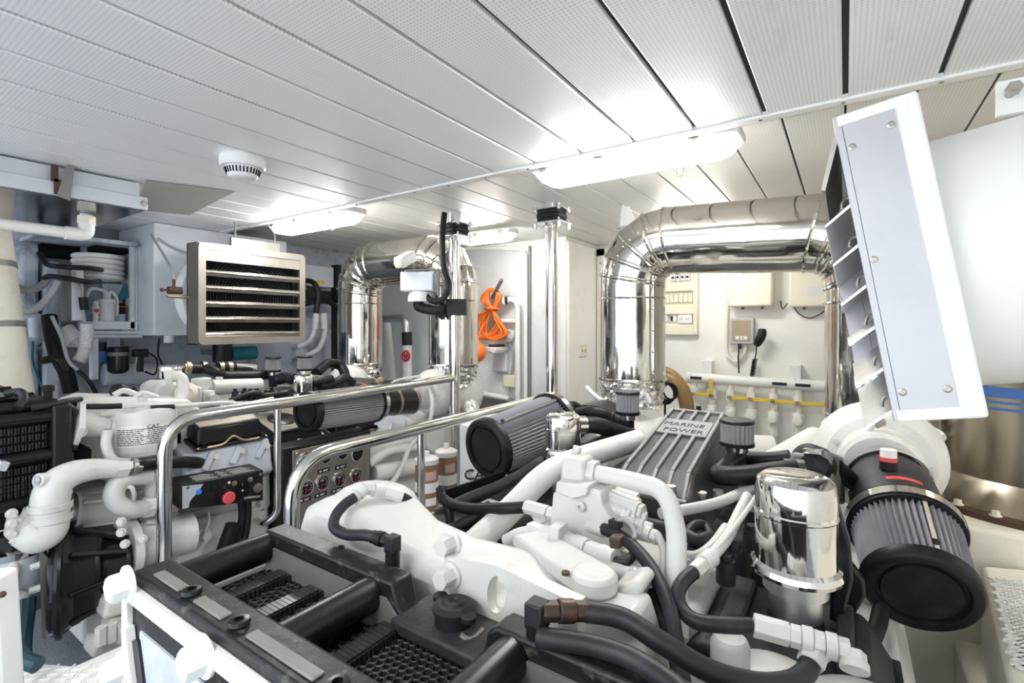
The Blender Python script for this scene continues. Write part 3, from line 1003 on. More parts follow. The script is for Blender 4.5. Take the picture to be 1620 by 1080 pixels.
# brown suction hoses and black cable coil
for k in range(2):
    tag(MB().tube(spline([U(1040 - 2 * k, 585 + 9 * k, y=3.9 - .1 * k), U(1062, 592 + 9 * k, y=3.9 - .1 * k), U(1082 - 4 * k, 615 + 8 * k, y=3.9 - .1 * k), U(1090 - 6 * k, 645, y=3.9 - .1 * k), U(1092 - 6 * k, 690, y=3.9 - .1 * k), V(U(1092 - 6 * k, 690, y=3.9).x, 3.9 - .1 * k, -1.29)], 8), .042, 16).build('suction_hose', 'hose_brown'),
        ('brown ribbed suction hose, outer of the pair beside the exhaust foil collar', 'brown ribbed suction hose, inner of the pair beside the exhaust foil collar')[k], 'hose')
m = MB()
for k in range(4):
    m.torus(U(1052, 622, y=3.6) + V(.01 * k, .01 * k, .004 * k), (.7, -.6, .2), .075 - .006 * k, .008, 26, 6)
m.tube(spline([U(1052, 622, y=3.6) + V(0, 0, -.06), V(U(1052, 622, y=3.6).x, 3.6, -.9), V(U(1052, 622, y=3.6).x, 3.6, -1.29)], 6), .008, 6)
tag(m.build('cable_coil', 'cable'), 'coil of black cable hung behind the exhaust foil collar', 'cable')
tt = thing('wall_socket', 'small cream double socket on the bulkhead return', 'socket', U(921, 563, x=XS + .03))
a, b = U(916, 546, x=XS + .032), U(927, 563, x=XS + .032)
MB().box((XS + .028, a.y, b.z), (XS + .045, b.y, a.z)).build('plate', 'cream_plastic', tt, bevel=.003)
for k in (.3, .7):
    MB().box((XS + .045, a.y + (b.y - a.y) * k - .008, (a.z + b.z) / 2 - .012), (XS + .047, a.y + (b.y - a.y) * k + .008, (a.z + b.z) / 2 + .012)).build('outlet', 'sheet_grey', tt)

# ================================================================ PALE BULKHEAD ITEMS
Y = YB
tag(MB().tube(fillet([U(792, 474, y=Y - .06), U(819, 474, y=Y - .06), U(819, 640, y=Y - .06)], .08), .024, 14).build('water_pipe', 'pvc'), 'white water pipe bending down the pale bulkhead', 'pipe')
tag(MB().tube([U(788, 508, y=Y - .05), U(819, 508, y=Y - .05)], .022, 12).build('water_pipe', 'pvc'), 'short level white pipe between the orange cord and the bent pipe', 'pipe')
t = thing('stop_valve', 'small white and black valve at the end of the bent pipe', 'valve', U(796, 482, y=Y - .06))
MB().cyl(U(799, 474, y=Y - .045), U(799, 475, y=Y - .105), .036, seg=14).build('body', 'pvc', t)
MB().bar(U(800, 469, y=Y - .11), U(801, 481, y=Y - .11), .018, .018).build('lever', 'print_black', t)
t = thing('junction_box', 'round white junction box below the orange cord', 'junction box', U(804, 540, y=Y))
q = U(803, 531, y=Y - .05)
MB().lathe([(.055, 0), (.06, .01), (.06, .04), (.055, .05), (.001, .052)], q + V(0, .05, 0), (0, -1, 0), 10).build('case', 'bottle_white', t)
m = MB()
for k in range(4):
    a = PI / 4 + PI / 2 * k
    m.ball(q + V(.04 * math.cos(a), -.002, .04 * math.sin(a)), .006, 8, 5)
m.build('screw', 'sheet_grey', t, kind='stuff')
t = thing('junction_box', 'square cream junction box low on the pale bulkhead', 'junction box', U(805, 612, y=Y))
a, b = U(796, 593, y=Y - .05), U(814, 613, y=Y - .05)
MB().box((a.x, Y - .05, b.z), (b.x, Y, a.z)).build('case', 'cream_plastic', t, bevel=.006)
tag(MB().tube(spline([U(804, 541, y=Y - .03), U(811, 553, y=Y - .03), U(811, 575, y=Y - .03), U(808, 593, y=Y - .03)], 6), .012, 8).build('conduit', 'grey_cable'), 'grey conduit between the round and square junction boxes', 'conduit')
tag(MB().tube(spline([U(805, 613, y=Y - .03), U(807, 622, y=Y - .03), U(815, 632, y=Y - .03), U(812, 645, y=Y - .03)], 6), .011, 8).build('conduit', 'grey_cable'), 'grey conduit leaving the square junction box downwards', 'conduit')
tag(MB().tube([U(740, 618, y=Y - .05), U(806, 631, y=Y - .05)], .026, 12).build('water_pipe', 'pvc'), 'white pipe sloping along the foot of the pale bulkhead', 'pipe')
t = thing('hand_basin', 'small white funnel basin under the orange cord', 'basin', U(780, 590, y=Y))
a, b = U(779, 556, y=Y - .05), U(801, 589, y=Y - .05)
MB().box((a.x, Y - .05, b.z), (b.x, Y, a.z)).build('back', 'bottle_white', t, bevel=.01)
q = U(785, 549, y=Y - .18)
MB().prism([(-.10, 0), (.025, 0), (.025, -.035), (.0, -.06), (-.04, -.05), (-.10, -.03)], (q.x, Y - .02, q.z), (1, 0, 0), (0, 0, 1), .2).build('bowl', 'bottle_white', t, bevel=.008)
MB().box((q.x - .08, Y - .19, q.z - .002), (q.x + .015, Y - .07, q.z + .022)).build('tray', 'plastic_dark', t)
t = thing('dark_gap_box', 'dark box added as the shaded opening under the pale bulkhead', 'box', (-2.6, Y - .2, -1.3))  # added dark box, stands for the shaded opening below the bulkhead panel
MB().box((-3.1, Y - .46, -1.3), (-2.05, Y - .11, -.72)).build('body', 'dark_void', t, bevel=.01)
MB().box((-3.12, Y - .48, -.722), (-2.03, Y - .10, -.69)).build('lid', 'plastic_dark', t, bevel=.008)
# orange extension cord in a hank
t = thing('extension_cord', 'orange extension cord tied in a hanging hank', 'cord', U(778, 545, y=Y))
rnd = random.Random(5)
for k in range(17):
    o = rnd.uniform(-1, 1)
    yy = Y - .125 - .008 * (k % 5)
    wt, wb = rnd.uniform(5, 17), rnd.uniform(14, 34)
    lean = rnd.uniform(-16, 10)
    pts = [U(779 + o, 488, y=yy), U(779 - wt, 476, y=yy), U(777 - wt * .6, 463, y=yy), U(779 + o * 4, 457 + rnd.uniform(0, 3), y=yy), U(783 + wt * .5, 465, y=yy), U(781 + wt * .5, 478, y=yy), U(778 + o, 490, y=yy),
           U(775 - wb * .7 + lean, 505, y=yy), U(768 - wb * .4 + lean, 525, y=yy), U(772 + lean, 537 + rnd.uniform(-3, 1), y=yy), U(782 + wb * .4 + lean, 528, y=yy), U(780 + wb * .35, 508, y=yy), U(779 + o, 490, y=yy)]
    MB().tube(spline(pts, 6), .0105, 6).build('cord_loop', 'orange', t)
MB().torus(U(778, 489, y=Y - .14), (0, .15, 1), .06, .012, 20, 6).torus(U(778, 486, y=Y - .14), (0, -.15, 1), .06, .012, 20, 6).build('binding', 'orange', t)
t = thing('wall_hook', 'grey rod hook holding the orange cord', 'hook', U(780, 470, y=Y))
MB().tube([U(779, 470, y=Y - .0), U(783, 463, y=Y - .15), U(794, 442, y=Y - .22)], .017, 10).build('rod', 'sheet_grey', t)
t = thing('float_buoy', 'orange float hanging beside the bright exhaust leg', 'float', U(757, 574, y=Y - .2))
MB().ball(U(756, 557, y=Y - .33), .076, 20, 14, (1, 1, 1.15)).build('body', 'orange', t)
MB().tube(spline([U(756, 545, y=Y - .31), U(759, 525, y=Y - .24), U(770, 507, y=Y - .16)], 5), .007, 6).build('line', 'orange', t)
# pipes between the exhaust legs
t = thing('sea_valve', 'white standpipe with red handwheel between the exhaust legs', 'valve', U(644, 620, y=3.5))
q = U(644, 560, y=3.45)
MB().cyl(U(644, 545, y=3.45), (q.x, q.y, -1.3), .047, seg=18).build('pipe', 'pvc', t)
MB().cyl(U(643.5, 525, y=3.45), U(644, 546, y=3.45), .05, seg=16).build('coupling', 'print_black', t)
MB().tube(fillet([U(605, 504, y=3.45), U(642, 503, y=3.45), U(643.5, 528, y=3.45)], .10), .04, 16).build('elbow', 'steel_blue', t)
w = U(642, 563, y=3.36)
m = MB().torus(w, (0, -1, .1), .047, .010, 24, 8)
for k in range(3):
    u = V(math.cos(PI * k / 3), 0, math.sin(PI * k / 3)) * .045
    m.bar(w - u, w + u, .012, .008, up=(0, 1, 0))
m.cyl(w + V(0, .05, 0), w + V(0, -.012, 0), .012, seg=10)
m.build('handwheel', 'red', t)
tag(MB().tube([U(611, 498, y=3.62), U(611, 498, y=3.62).lerp(U(623, 640, y=3.62), (U(611, 498, y=3.62).z + 1.298) / (U(611, 498, y=3.62).z - U(623, 640, y=3.62).z))], .045, 16).build('standpipe', 'pvc'), 'leaning white standpipe beside the exhaust leg', 'pipe')

# ================================================================ SECURITY CAMERA on the post
D = 3.26
t = thing('security_camera', 'white security camera on a grey pan head clamped to the post', 'camera', U(666, 484, d=D))
ca, cb = U(631, 416, d=D - .10), U(652, 405, d=D + .06)
ax = (cb - ca).normalized()
MB().bar(ca, cb, .068, .072).build('camera_body', 'bottle_white', t, bevel=.008)
le = MB().lathe([(.027, 0), (.03, .0), (.03, .012), (.024, .014)], ca, -ax, 24).build('lens_ring', 'cream_plastic', t)
MB().lathe([(.023, .006), (.016, .012), (.001, .013)], ca, -ax, 20).build('lens', 'glass_dark', le)
h = U(664, 446, d=D)
MB().bar(h + V(-.095, -.06, 0), h + V(.085, .05, 0), .13, .125).build('pan_head', 'box_blue', t, bevel=.008)
MB().lathe([(.072, 0), (.076, .0), (.076, .035), (.07, .06), (.066, .065)], h + V(0, 0, -.13), seg=32).build('pan_base', 'bottle_white', t)
MB().bar(h + V(-.085, -.05, .074), h + V(.11, .07, .084), .05, .008).bar(h + V(.105, .065, .085), h + V(.105, .065, -.09), .05, .012, up=(1, .6, 0)).build('yoke', 'sheet_grey', t)
MB().bar(h + V(-.075, -.05, .08), h + V(-.10, -.06, -.02), .02, .006, up=(1, .6, 0)).build('arm_strap', 'cream_plastic', t)
pc = V(P1.x, P1.y, U(719, 486, d=3.38).z)
MB().tube(spline([h + V(-.01, 0, -.13), h + V(.0, .0, -.165), h + V(.08, .04, -.185), pc + V(-.055, -.03, -.02)], 5), .034, 14).build('support_arm', 'plastic_dark', t)
MB().lathe([(.045, 0), (.064, .02), (.064, .045), (.03, .05)], pc + V(-.10, -.055, -.02), (K, S, 0), 8).build('arm_flange', 'plastic_dark', t, smooth=False)
m = MB()
u = V(K, S, 0)
m.hexa([pc + u * a + V(-S, K, 0) * b + V(0, 0, z) for z in (-.055, .055) for a, b in ((-.05, -.06), (.085, -.06), (.085, .02), (-.05, .02))])
m.build('clamp', 'plastic_dark', t, bevel=.004)
MB().tube(spline([U(703, 337, d=3.3), U(700, 375, d=3.27), U(702, 420, d=3.25), U(710, 450, d=3.22), U(703, 470, d=3.2), U(690, 477, d=3.2), U(678, 472, d=3.22), U(672, 463, d=3.24)], 8), .02, 12).build('conduit', 'rubber', t)

# ================================================================ HULL SIDE, LEFT
t = thing('air_duct', 'galvanised air duct hanging under the ceiling with a rusty bracket', 'duct', (-3.1, 0, .55))
MB().box((-3.55, -1.5, .56), (-2.76, .95, .672)).build('duct_body', 'galv', t, bevel=.004)
MB().box((-3.57, -1.52, .545), (-2.735, .975, .605)).build('tray', 'galv', t, bevel=.003)
MB().box((-3.56, -1.51, .541), (-2.745, .965, .5455)).build('tray_bottom', 'mirror_dark', t)
g = U(95, 270, x=-2.73)
MB().prism([(-.012, -.105), (.03, -.115), (.045, .035), (.02, .035)], (-2.728, g.y, .645), (0, 1, 0), (0, 0, 1), .012).build('bracket', 'sheet_grey', t)
MB().box((-2.729, g.y - .03, .60), (-2.725, g.y - .006, .668)).box((-2.729, g.y - .02, .548), (-2.725, g.y + .03, .612)).build('rust_stain', 'rust', t)
for yy in (g.y + .015, g.y + .30):
    MB().lathe([(.014, 0), (.014, .003), (.007, .004), (.007, .009)], (-2.733, yy, .575), (1, 0, 0), 14).build('rivet', 'steel', t)
q = U(137, 352, x=-3.05)
t = thing('drain_pipe', 'white plastic drain pipe under the galvanised duct', 'pipe', q + V(0, -1, -.1))
z_ = U(130, 371, x=-3.05).z
MB().tube(fillet([q + V(0, 0, .04), V(q.x, q.y, z_), V(q.x, -1.2, z_ + .03)], .04), .026, 16).build('pipe', 'pvc', t)
MB().tube(fillet([q + V(0, 0, .0), V(q.x, q.y, z_), V(q.x, q.y - .08, z_)], .04), .032, 16).build('elbow', 'pvc', t)
MB().cyl(q + V(0, 0, -.008), q + V(0, 0, .03), .036, seg=8).build('gland_nut', 'pvc_cream', t)

t = thing('riser_pipe', 'thick cream lagged pipe with two dark straps beside the hull', 'pipe', (-3.65, .65, -1.3))
a, b = U(-40, 372, d=2.63), U(-2, 640, d=2.63)
ax = (b - a).normalized()
MB().tube([a - ax * .20, b + ax * .86], .142, 36).build('pipe', 'cream_paint', t)
for py in (421, 517):
    f = (py - 372) / 268
    c = a.lerp(b, f)
    MB().lathe([(.144, -.016), (.146, -.016), (.146, .016), (.144, .016)], c, ax, 36, caps=False).build('strap', 'sheet_grey', t)

XH = -4.0
t = thing('cabinet', 'pale blue steel cabinet beside the louvred heater', 'cabinet', (-4.0, 1.9, -.07))
MB().box((-4.35, 1.37, -.066), (-3.75, 2.3, HC - .002)).build('case', 'box_blue', t, bevel=.008)
q = U(267, 537, x=-3.8)
MB().cyl(q + V(0, 0, .03), q + V(0, 0, -.02), .03, seg=12).build('drain_stub', 'bottle_white', t)
tag(MB().tube(spline([U(250, 376, x=-3.735), U(268, 388, x=-3.735), U(290, 398, x=-3.735), U(300, 399, x=-3.735)], 6), .006, 6).build('cable', 'grey_cable'), 'grey cable on the pale blue cabinet front', 'cable')

t = thing('shelf_rack', 'white open shelf rack on the hull holding hose and filters', 'shelf', U(185, 600, x=XH))
def hx(px0, py0, px1, py1, x, dep, nm, mt, par, bevel=.003):
    a, b = U(px0, py0, x=x), U(px1, py1, x=x)
    yb = min(b.y, 1.369)          # the rack ends against the cabinet
    return MB().box((x - dep, a.y, b.z), (x, yb, a.z)).build(nm, mt, par, bevel=bevel)
hx(146, 508, 222, 521, XH, .3, 'shelf_board', 'box_blue', t)
hx(206, 382, 214, 520, XH, .03, 'upright', 'pvc_blue', t)
hx(214, 380, 226, 525, XH - .01, .12, 'side_plate', 'box_blue', t)
hx(60, 372, 222, 384, XH + .05, .4, 'canopy', 'wall_hull', t)
hx(128, 386, 216, 570, XH - .31, .02, 'back_board', 'wall_hull', t)
hx(145, 535, 156, 600, XH, .05, 'leg', 'box_blue', t)
hx(150, 384, 206, 401, XH - .12, .15, 'cavity_board', 'dark_void', t)  # dark sheet in place of the shade inside the top cavity
tag(hx(66, 384, 126, 410, XH - .30, .09, 'cavity_shade_block', 'dark_void', None), 'dark block added as the shaded cavity above the grey terminal box', 'insulation')  # dark block added to carry the shade of the hull cavity
t = thing('hose_coil', 'coil of white hose stacked on the rack', 'hose', U(175, 448, x=XH - .15))
c = V(-4.165, 1.20, U(175, 444, x=XH - .16).z)
for k in range(5):
    MB().torus(c + V(0, 0, .017 + .034 * k), (0, 0, 1), .124, .017, 40, 10).build('hose_turn', 'bottle_white', t)
t = thing('water_filter', 'white filter housing with bent tubes on the rack shelf', 'filter', U(168, 508, x=XH - .08))
c = U(169, 508, x=XH - .08)
MB().lathe([(.045, 0), (.045, .12), (.05, .122), (.05, .145), (.02, .15)], c, seg=24).build('housing', 'bottle_white', t)
MB().tube(fillet([c + V(0, -.0, .15), c + V(0, 0, .20), c + V(0, -.09, .22), c + V(0, -.11, .15)], .04), .011, 10).tube(fillet([c + V(0, .012, .145), c + V(0, .015, .21), c + V(0, .055, .17), c + V(0, .058, .03), c + V(0, -.06, .03)], .04), .010, 10).build('tube', 'bottle_white', t)
t = thing('small_valve', 'white tap with red mark beside the filter housing', 'valve', U(151, 508, x=XH - .05))
c = U(151, 508, x=XH - .05)
MB().cyl(c, c + V(0, 0, .13), .015, seg=12).cyl(c + V(0, 0, .05), c + V(0, 0, .10), .022, seg=10).build('body', 'bottle_white', t)
MB().cyl(c + V(.02, 0, .07), c + V(.03, 0, .07), .012, seg=10).build('mark', 'red', t)
t = thing('jar', 'dark jar with white lower half and orange band on the rack shelf', 'jar', U(187, 508, x=XH - .16))
c = V(U(187, 508, x=XH - .16).x, U(187, 508, x=XH - .16).y, U(169, 508, x=XH - .08).z)
MB().lathe([(.042, 0), (.042, .05)], c, seg=24).build('base', 'box_blue', t)
MB().lathe([(.042, .05), (.042, .115), (.035, .125)], c, seg=24).build('jar_body', 'plastic_dark', t)
MB().lathe([(.0432, .098), (.0432, .104)], c, seg=24, caps=False).build('band', 'orange', t)
c = V(U(178, 470, x=XH - .255).x, U(178, 470, x=XH - .255).y, U(169, 508, x=XH - .08).z)
t = thing('carton', 'pale carton behind the jar on the rack', 'carton', c)
MB().box(c + V(-.04, -.045, 0), c + V(.04, .045, .26)).build('box_body', 'box_blue', t, bevel=.003)
MB().box(c + V(-.042, -.047, .235), c + V(.042, .047, .262)).build('lid', 'box_blue', t, bevel=.003)
c = U(196, 470, x=XH - .12)
tag(MB().hexa([c + V(-.02, -.04, -.02), c + V(.02, -.04, -.03), c + V(.02, .03, 0), c + V(-.02, .03, 0), c + V(-.01, -.0, .09), c + V(.01, 0, .09), c + V(.01, .02, .10), c + V(-.01, .02, .10)]).build('cleaning_cloth', 'teal', None, bevel=.01), 'teal cloth tucked above the jar on the rack', 'cloth')
for k, (py, lab) in enumerate(((526, 'upper white pipe under the rack shelf'), (532, 'lower white pipe under the rack shelf'))):
    tag(MB().tube([U(142, py, x=XH + .02), U(225, py, x=XH + .02)], .011, 10).build('water_pipe', 'pvc_blue'), lab, 'pipe')
t = thing('oil_canister', 'black canister clamped under the rack shelf', 'canister', U(187, 586, x=XH - .05))
c = U(187, 586, x=XH - .05)
MB().lathe([(.03, -.02), (.046, -.012), (.058, 0), (.058, .15), (.054, .16)], c, seg=28).build('body', 'black_gloss', t)
MB().lathe([(.060, .10), (.060, .125)], c, seg=28, caps=False).build('band', 'sheet_grey', t)
t = thing('fuel_filter', 'small blue fuel filter beside the black canister', 'filter', U(161, 572, x=XH - .088))
c = U(161, 572, x=XH - .088)
MB().lathe([(.02, -.01), (.032, 0), (.032, .07)], c, seg=20).build('bowl', 'blue', t)
MB().lathe([(.026, .07), (.026, .13)], c, seg=20).build('head', 'plastic_dark', t)
t = thing('transfer_pump', 'small dark pump with hanging wires under the rack', 'pump', U(218, 585, x=XH))
c = U(221, 560, x=XH)
MB().box(c + V(-.04, -.035, -.02), c + V(.03, .045, .035)).build('body', 'plastic_dark', t, bevel=.008)
MB().cyl(c + V(0, .0, -.02), c + V(0, 0, -.12), .022, seg=14).build('motor', 'plastic_dark', t)
MB().tube(spline([c + V(.02, -.02, 0), c + V(.03, -.03, -.12), c + V(.03, .04, -.2), c + V(.03, .14, -.22)], 6), .005, 6).build('wire', 'grey_cable', t)
MB().tube(spline([c + V(.02, .03, .02), c + V(.03, .09, -.04), c + V(.03, .08, -.14), c + V(.02, .02, -.12)], 6), .006, 6).build('wire', 'cable', t)

t = thing('terminal_box', 'tall grey terminal box with cables entering on the hull', 'electrical box', U(113, 508, x=XH + .1))
a, b = U(112, 416, x=XH + .12), U(133, 508, x=XH + .12)
MB().box((XH - .12, a.y, b.z), (XH + .12, b.y, a.z)).build('case', 'sheet_grey', t, bevel=.003)
MB().box((XH + .12, a.y + .004, b.z + .004), (XH + .128, b.y - .004, a.z - .004)).build('cover', 'box_blue', t, bevel=.002)
for k in range(3):
    MB().tube(spline([U(117 + k, 430 + 8 * k, x=XH + .13), U(122 + 2 * k, 455, x=XH + .15), U(130 - k, 480, x=XH + .16), U(133 + k, 510, x=XH + .17)], 6), .008, 8).build('cable', 'grey_cable', t)
MB().cyl(U(131, 470, x=XH + .16), U(134, 490, x=XH + .16), .022, seg=12).build('cable_tie', 'cable', t)
pts = spline([U(138, 512, x=XH + .18), U(137, 535, x=XH + .18), U(133, 556, x=XH + .18), U(124, 572, x=XH + .18)], 20)
t = thing('corrugated_hose', 'white corrugated hose hanging below the terminal box', 'hose', pts[-1])
MB().tube(pts, .034, 18, radii=[.036 if i % 2 else .030 for i in range(len(pts))]).build('hose', 'bottle_white', t, angle=80)
t = thing('float_bottle', 'white bottle lying behind the corrugated hose', 'bottle', U(108, 540, x=XH))
a, b = U(100, 522, x=XH), U(120, 540, x=XH + .05)
MB().lathe([(.03, 0), (.055, .005), (.055, .06), (.05, .10), (.025, .125), (.012, .14)], a, b - a, 24).build('body', 'bottle_white', t)

def hose(name, pts, r, mt, label=None, cat='hose', parent=None, seg=10, n=8, group=None):
    o = MB().tube(spline(pts, n), r, seg).build(name, mt, parent)
    if label:
        tag(o, label, cat, group)
    return o
hose('hose', [U(62, 400, x=XH), U(75, 418, x=XH + .05), U(105, 422, x=XH + .19), U(140, 424, x=XH + .19), U(160, 427, x=XH + .0)], .016, 'rubber', 'black hose joining the white coil, upper')
hose('hose', [U(70, 440, x=XH), U(80, 437, x=XH + .05), U(110, 441, x=XH + .22), U(140, 446, x=XH + .22), U(157, 445, x=XH + .0)], .016, 'rubber', 'black hose joining the white coil, lower')
hose('hose', [U(12, 432, x=XH), U(25, 452, x=XH), U(45, 460, x=XH), U(65, 452, x=XH), U(80, 437, x=XH)], .02, 'grey_cable', 'grey hose sagging beside the cream riser')
hose('hose', [U(18, 462, x=XH), U(25, 482, x=XH), U(42, 492, x=XH), U(62, 485, x=XH), U(78, 468, x=XH), U(92, 445, x=XH)], .022, 'pvc_blue', 'pale hose looping below the grey hose')
tag(MB().tube([U(18, 490, x=XH - .1), U(80, 508, x=XH - .1)], .025, 12).build('water_pipe', 'pvc_blue'), 'pale sloping pipe on the hull', 'pipe')
tag(MB().tube(fillet([U(56, 502, x=XH - .1), U(58, 540, x=XH - .1), U(32, 542, x=XH - .1)], .08), .035, 14).build('water_pipe', 'pvc_blue'), 'pale elbow pipe on the hull beside the cream riser', 'pipe')
for k, (px, lab) in enumerate(((50, 'vertical pale hull rib beside the cream riser'), (86, 'vertical pale hull rib behind the black cable bundle'))):
    tag(hx(px - 18, 385 if k == 0 else 412, px + 12, 640, XL + .18, .2, 'hull_rib', 'wall_hull', None, .02), lab, 'rib')
hose('cable_bundle', [U(78, 500, x=XH + .05), U(82, 530, x=XH + .1), U(90, 560, x=XH + .15), U(105, 590, x=XH + .2), U(112, 620, x=XH + .2)], .038, 'cable', 'thick black wrapped cable bundle running down the hull', 'cable', seg=14)
hose('cable', [U(82, 500, x=XH + .16), U(98, 535, x=XH + .2), U(108, 570, x=XH + .25), U(124, 586, x=XH + .28), U(140, 605, x=XH + .3), U(152, 628, x=XH + .3)], .010, 'grey_cable', 'grey cable beside the black bundle', 'cable')
hose('cable', [U(124, 586, x=XH + .3), U(138, 600, x=XH + .34), U(148, 615, x=XH + .34), U(155, 632, x=XH + .34)], .012, 'cable', 'black cable dropping to the engine', 'cable')
hose('cable', [U(70, 570, x=XH + .18), U(80, 568, x=XH + .225), U(93, 571, x=XH + .255), U(103, 587, x=XH + .26)], .022, 'cable', 'black cable tail hooked over the bundle', 'cable')
hose('cable', [U(52, 540, x=XH + .05), U(52, 570, x=XH + .1), U(60, 595, x=XH + .15), U(66, 612, x=XH + .2)], .006, 'teal', 'thin green cable on the hull insulation', 'cable')
for k, (pa, pb, rr, lab) in enumerate((((8, 560), (36, 600), .07, 'rough pale insulation bulge low on the hull'), ((74, 545), (82, 600), .07, 'rough pale insulation bulge behind the cable bundle'), ((165, 592), (250, 590), .075, 'pale round duct behind the engine'))):
    tag(MB().tube([U(*pa, x=XL + .1), U(*pb, x=XL + .1)], rr, 20).build('insulation', 'box_blue' if k == 2 else 'wall_hull'), lab, 'insulation')
hose('cable', [U(252, 535, x=-4.2), U(250, 560, x=-4.2), U(256, 575, x=-4.2), U(262, 590, x=-4.2)], .006, 'cable', 'thin black cable below the pale blue cabinet', 'cable')
# right of the heater
t = thing('control_box', 'pale control box with yellow label behind the heater', 'electrical box', U(505, 455, x=-4.3))
a, b = U(484, 418, x=-4.2), U(528, 455, x=-4.2)
MB().box((-4.38, a.y, b.z), (-4.2, b.y, a.z)).build('case', 'box_blue', t, bevel=.005)
a, b = U(502, 443, x=-4.19), U(514, 450, x=-4.19)
MB().box((-4.2, a.y, b.z), (-4.195, b.y, a.z)).build('warning_label', 'yellow', t)
a, b = U(486, 458, x=-4.2), U(526, 474, x=-4.2)
MB().box((-4.38, a.y, b.z), (-4.21, b.y, a.z)).build('terminal_cover', 'plastic_dark', t, bevel=.005)
hose('hose', [U(452, 452, x=XL), U(476, 446, x=-4.10), U(488, 444, x=-4.03), U(498, 449, x=-3.97), U(503, 462, x=-3.95), U(502, 480, x=-3.95), U(500, 498, x=-3.95)], .024, 'rubber', 'black hose bending over beside the control box')
hose('hose', [U(476, 481, x=XL), U(484, 480, x=-4.12), U(500, 476, x=-4.12), U(520, 477, x=-4.12), U(531, 486, x=-4.16)], .026, 'rubber', 'black hose running level toward the exhaust leg')
hose('hose', [U(500, 495, x=-3.95), U(499, 515, x=-3.95), U(490, 538, x=-3.95), U(472, 548, x=-3.95), U(466, 550, x=XL)], .022, 'pvc_blue', 'pale hose, inner of two curving under the heater')
hose('hose', [U(512, 495, x=-3.95), U(514, 522, x=-3.95), U(505, 550, x=-3.95), U(484, 563, x=-3.95), U(470, 567, x=XL)], .022, 'pvc_blue', 'pale hose, outer of two curving under the heater')
for k, px in enumerate((500, 512)):
    tag(MB().cyl(U(px, 496, x=-3.95), U(px - 2 + 3 * k, 520, x=-3.95), .029, seg=12).build('insulation_sleeve', 'bottle_white'), ('white wrapped sleeve on the inner pale hose', 'white wrapped sleeve on the outer pale hose')[k], 'sleeve')
tag(MB().box(U(530, 420, x=-4.25), U(534, 590, x=-4.15)).build('conduit', 'plastic_dark'), 'dark vertical conduit beside the exhaust leg', 'conduit')
t = thing('bilge_pump', 'dark pump hanging under the heater', 'pump', U(352, 572, x=-4.1))
c = U(352, 572, x=-4.1)
MB().lathe([(.03, -.01), (.07, 0), (.07, .16)], c, seg=24).build('body', 'black_gloss', t)
MB().cyl(c + V(0, .06, .06), c + V(0, .26, .06), .055, seg=18).build('motor', 'teal', t)
MB().box((XL - .005, c.y - .03, c.z + .05), (c.x, c.y + .03, c.z + .09)).build('bracket', 'sheet_grey', t)
# ================================================================ ENGINE COMPONENTS
def pxprism(pts, t, x=None, y=None):
    """casting whose outline is given on a vertical plane; extruded by t away from the viewer"""
    m = MB()
    q = [U(a, b, x=x, y=y) for a, b in pts]
    o = V(0, t, 0) if y is not None else V(-t, 0, 0)
    k = len(q)
    return m._a(q + [p + o for p in q], [tuple(range(k)), tuple(range(2 * k - 1, k - 1, -1))] + [(i, (i + 1) % k, k + (i + 1) % k, k + i) for i in range(k)])


def PD(*pts):
    return [U(a, b, d=d) for a, b, d in pts]


def line(parent, name, pts, r, mt, n=7, seg=12):
    return MB().tube(spline(pts, n), r, seg).build(name, mt, parent, angle=60)


def pipe(parent, name, pts, r, mt, bend=.05, seg=18):
    return MB().tube(fillet(pts, bend, 8), r, seg).build(name, mt, parent, angle=60)


def nuts(parent, p0, p1, n, r, mt='engine_white', name='fitting', taper=0):
    """a run of hexagon fittings between two points, each its own part"""
    p0, p1 = V(p0), V(p1)
    for k in range(n):
        a, b = p0.lerp(p1, k / n), p0.lerp(p1, (k + .97) / n)
        rr = r * (1.12 if k % 2 else 1)
        MB().cyl(a, b, rr, seg=6 if k % 2 == 0 else 16).build(name, mt, parent, bevel=.0015)


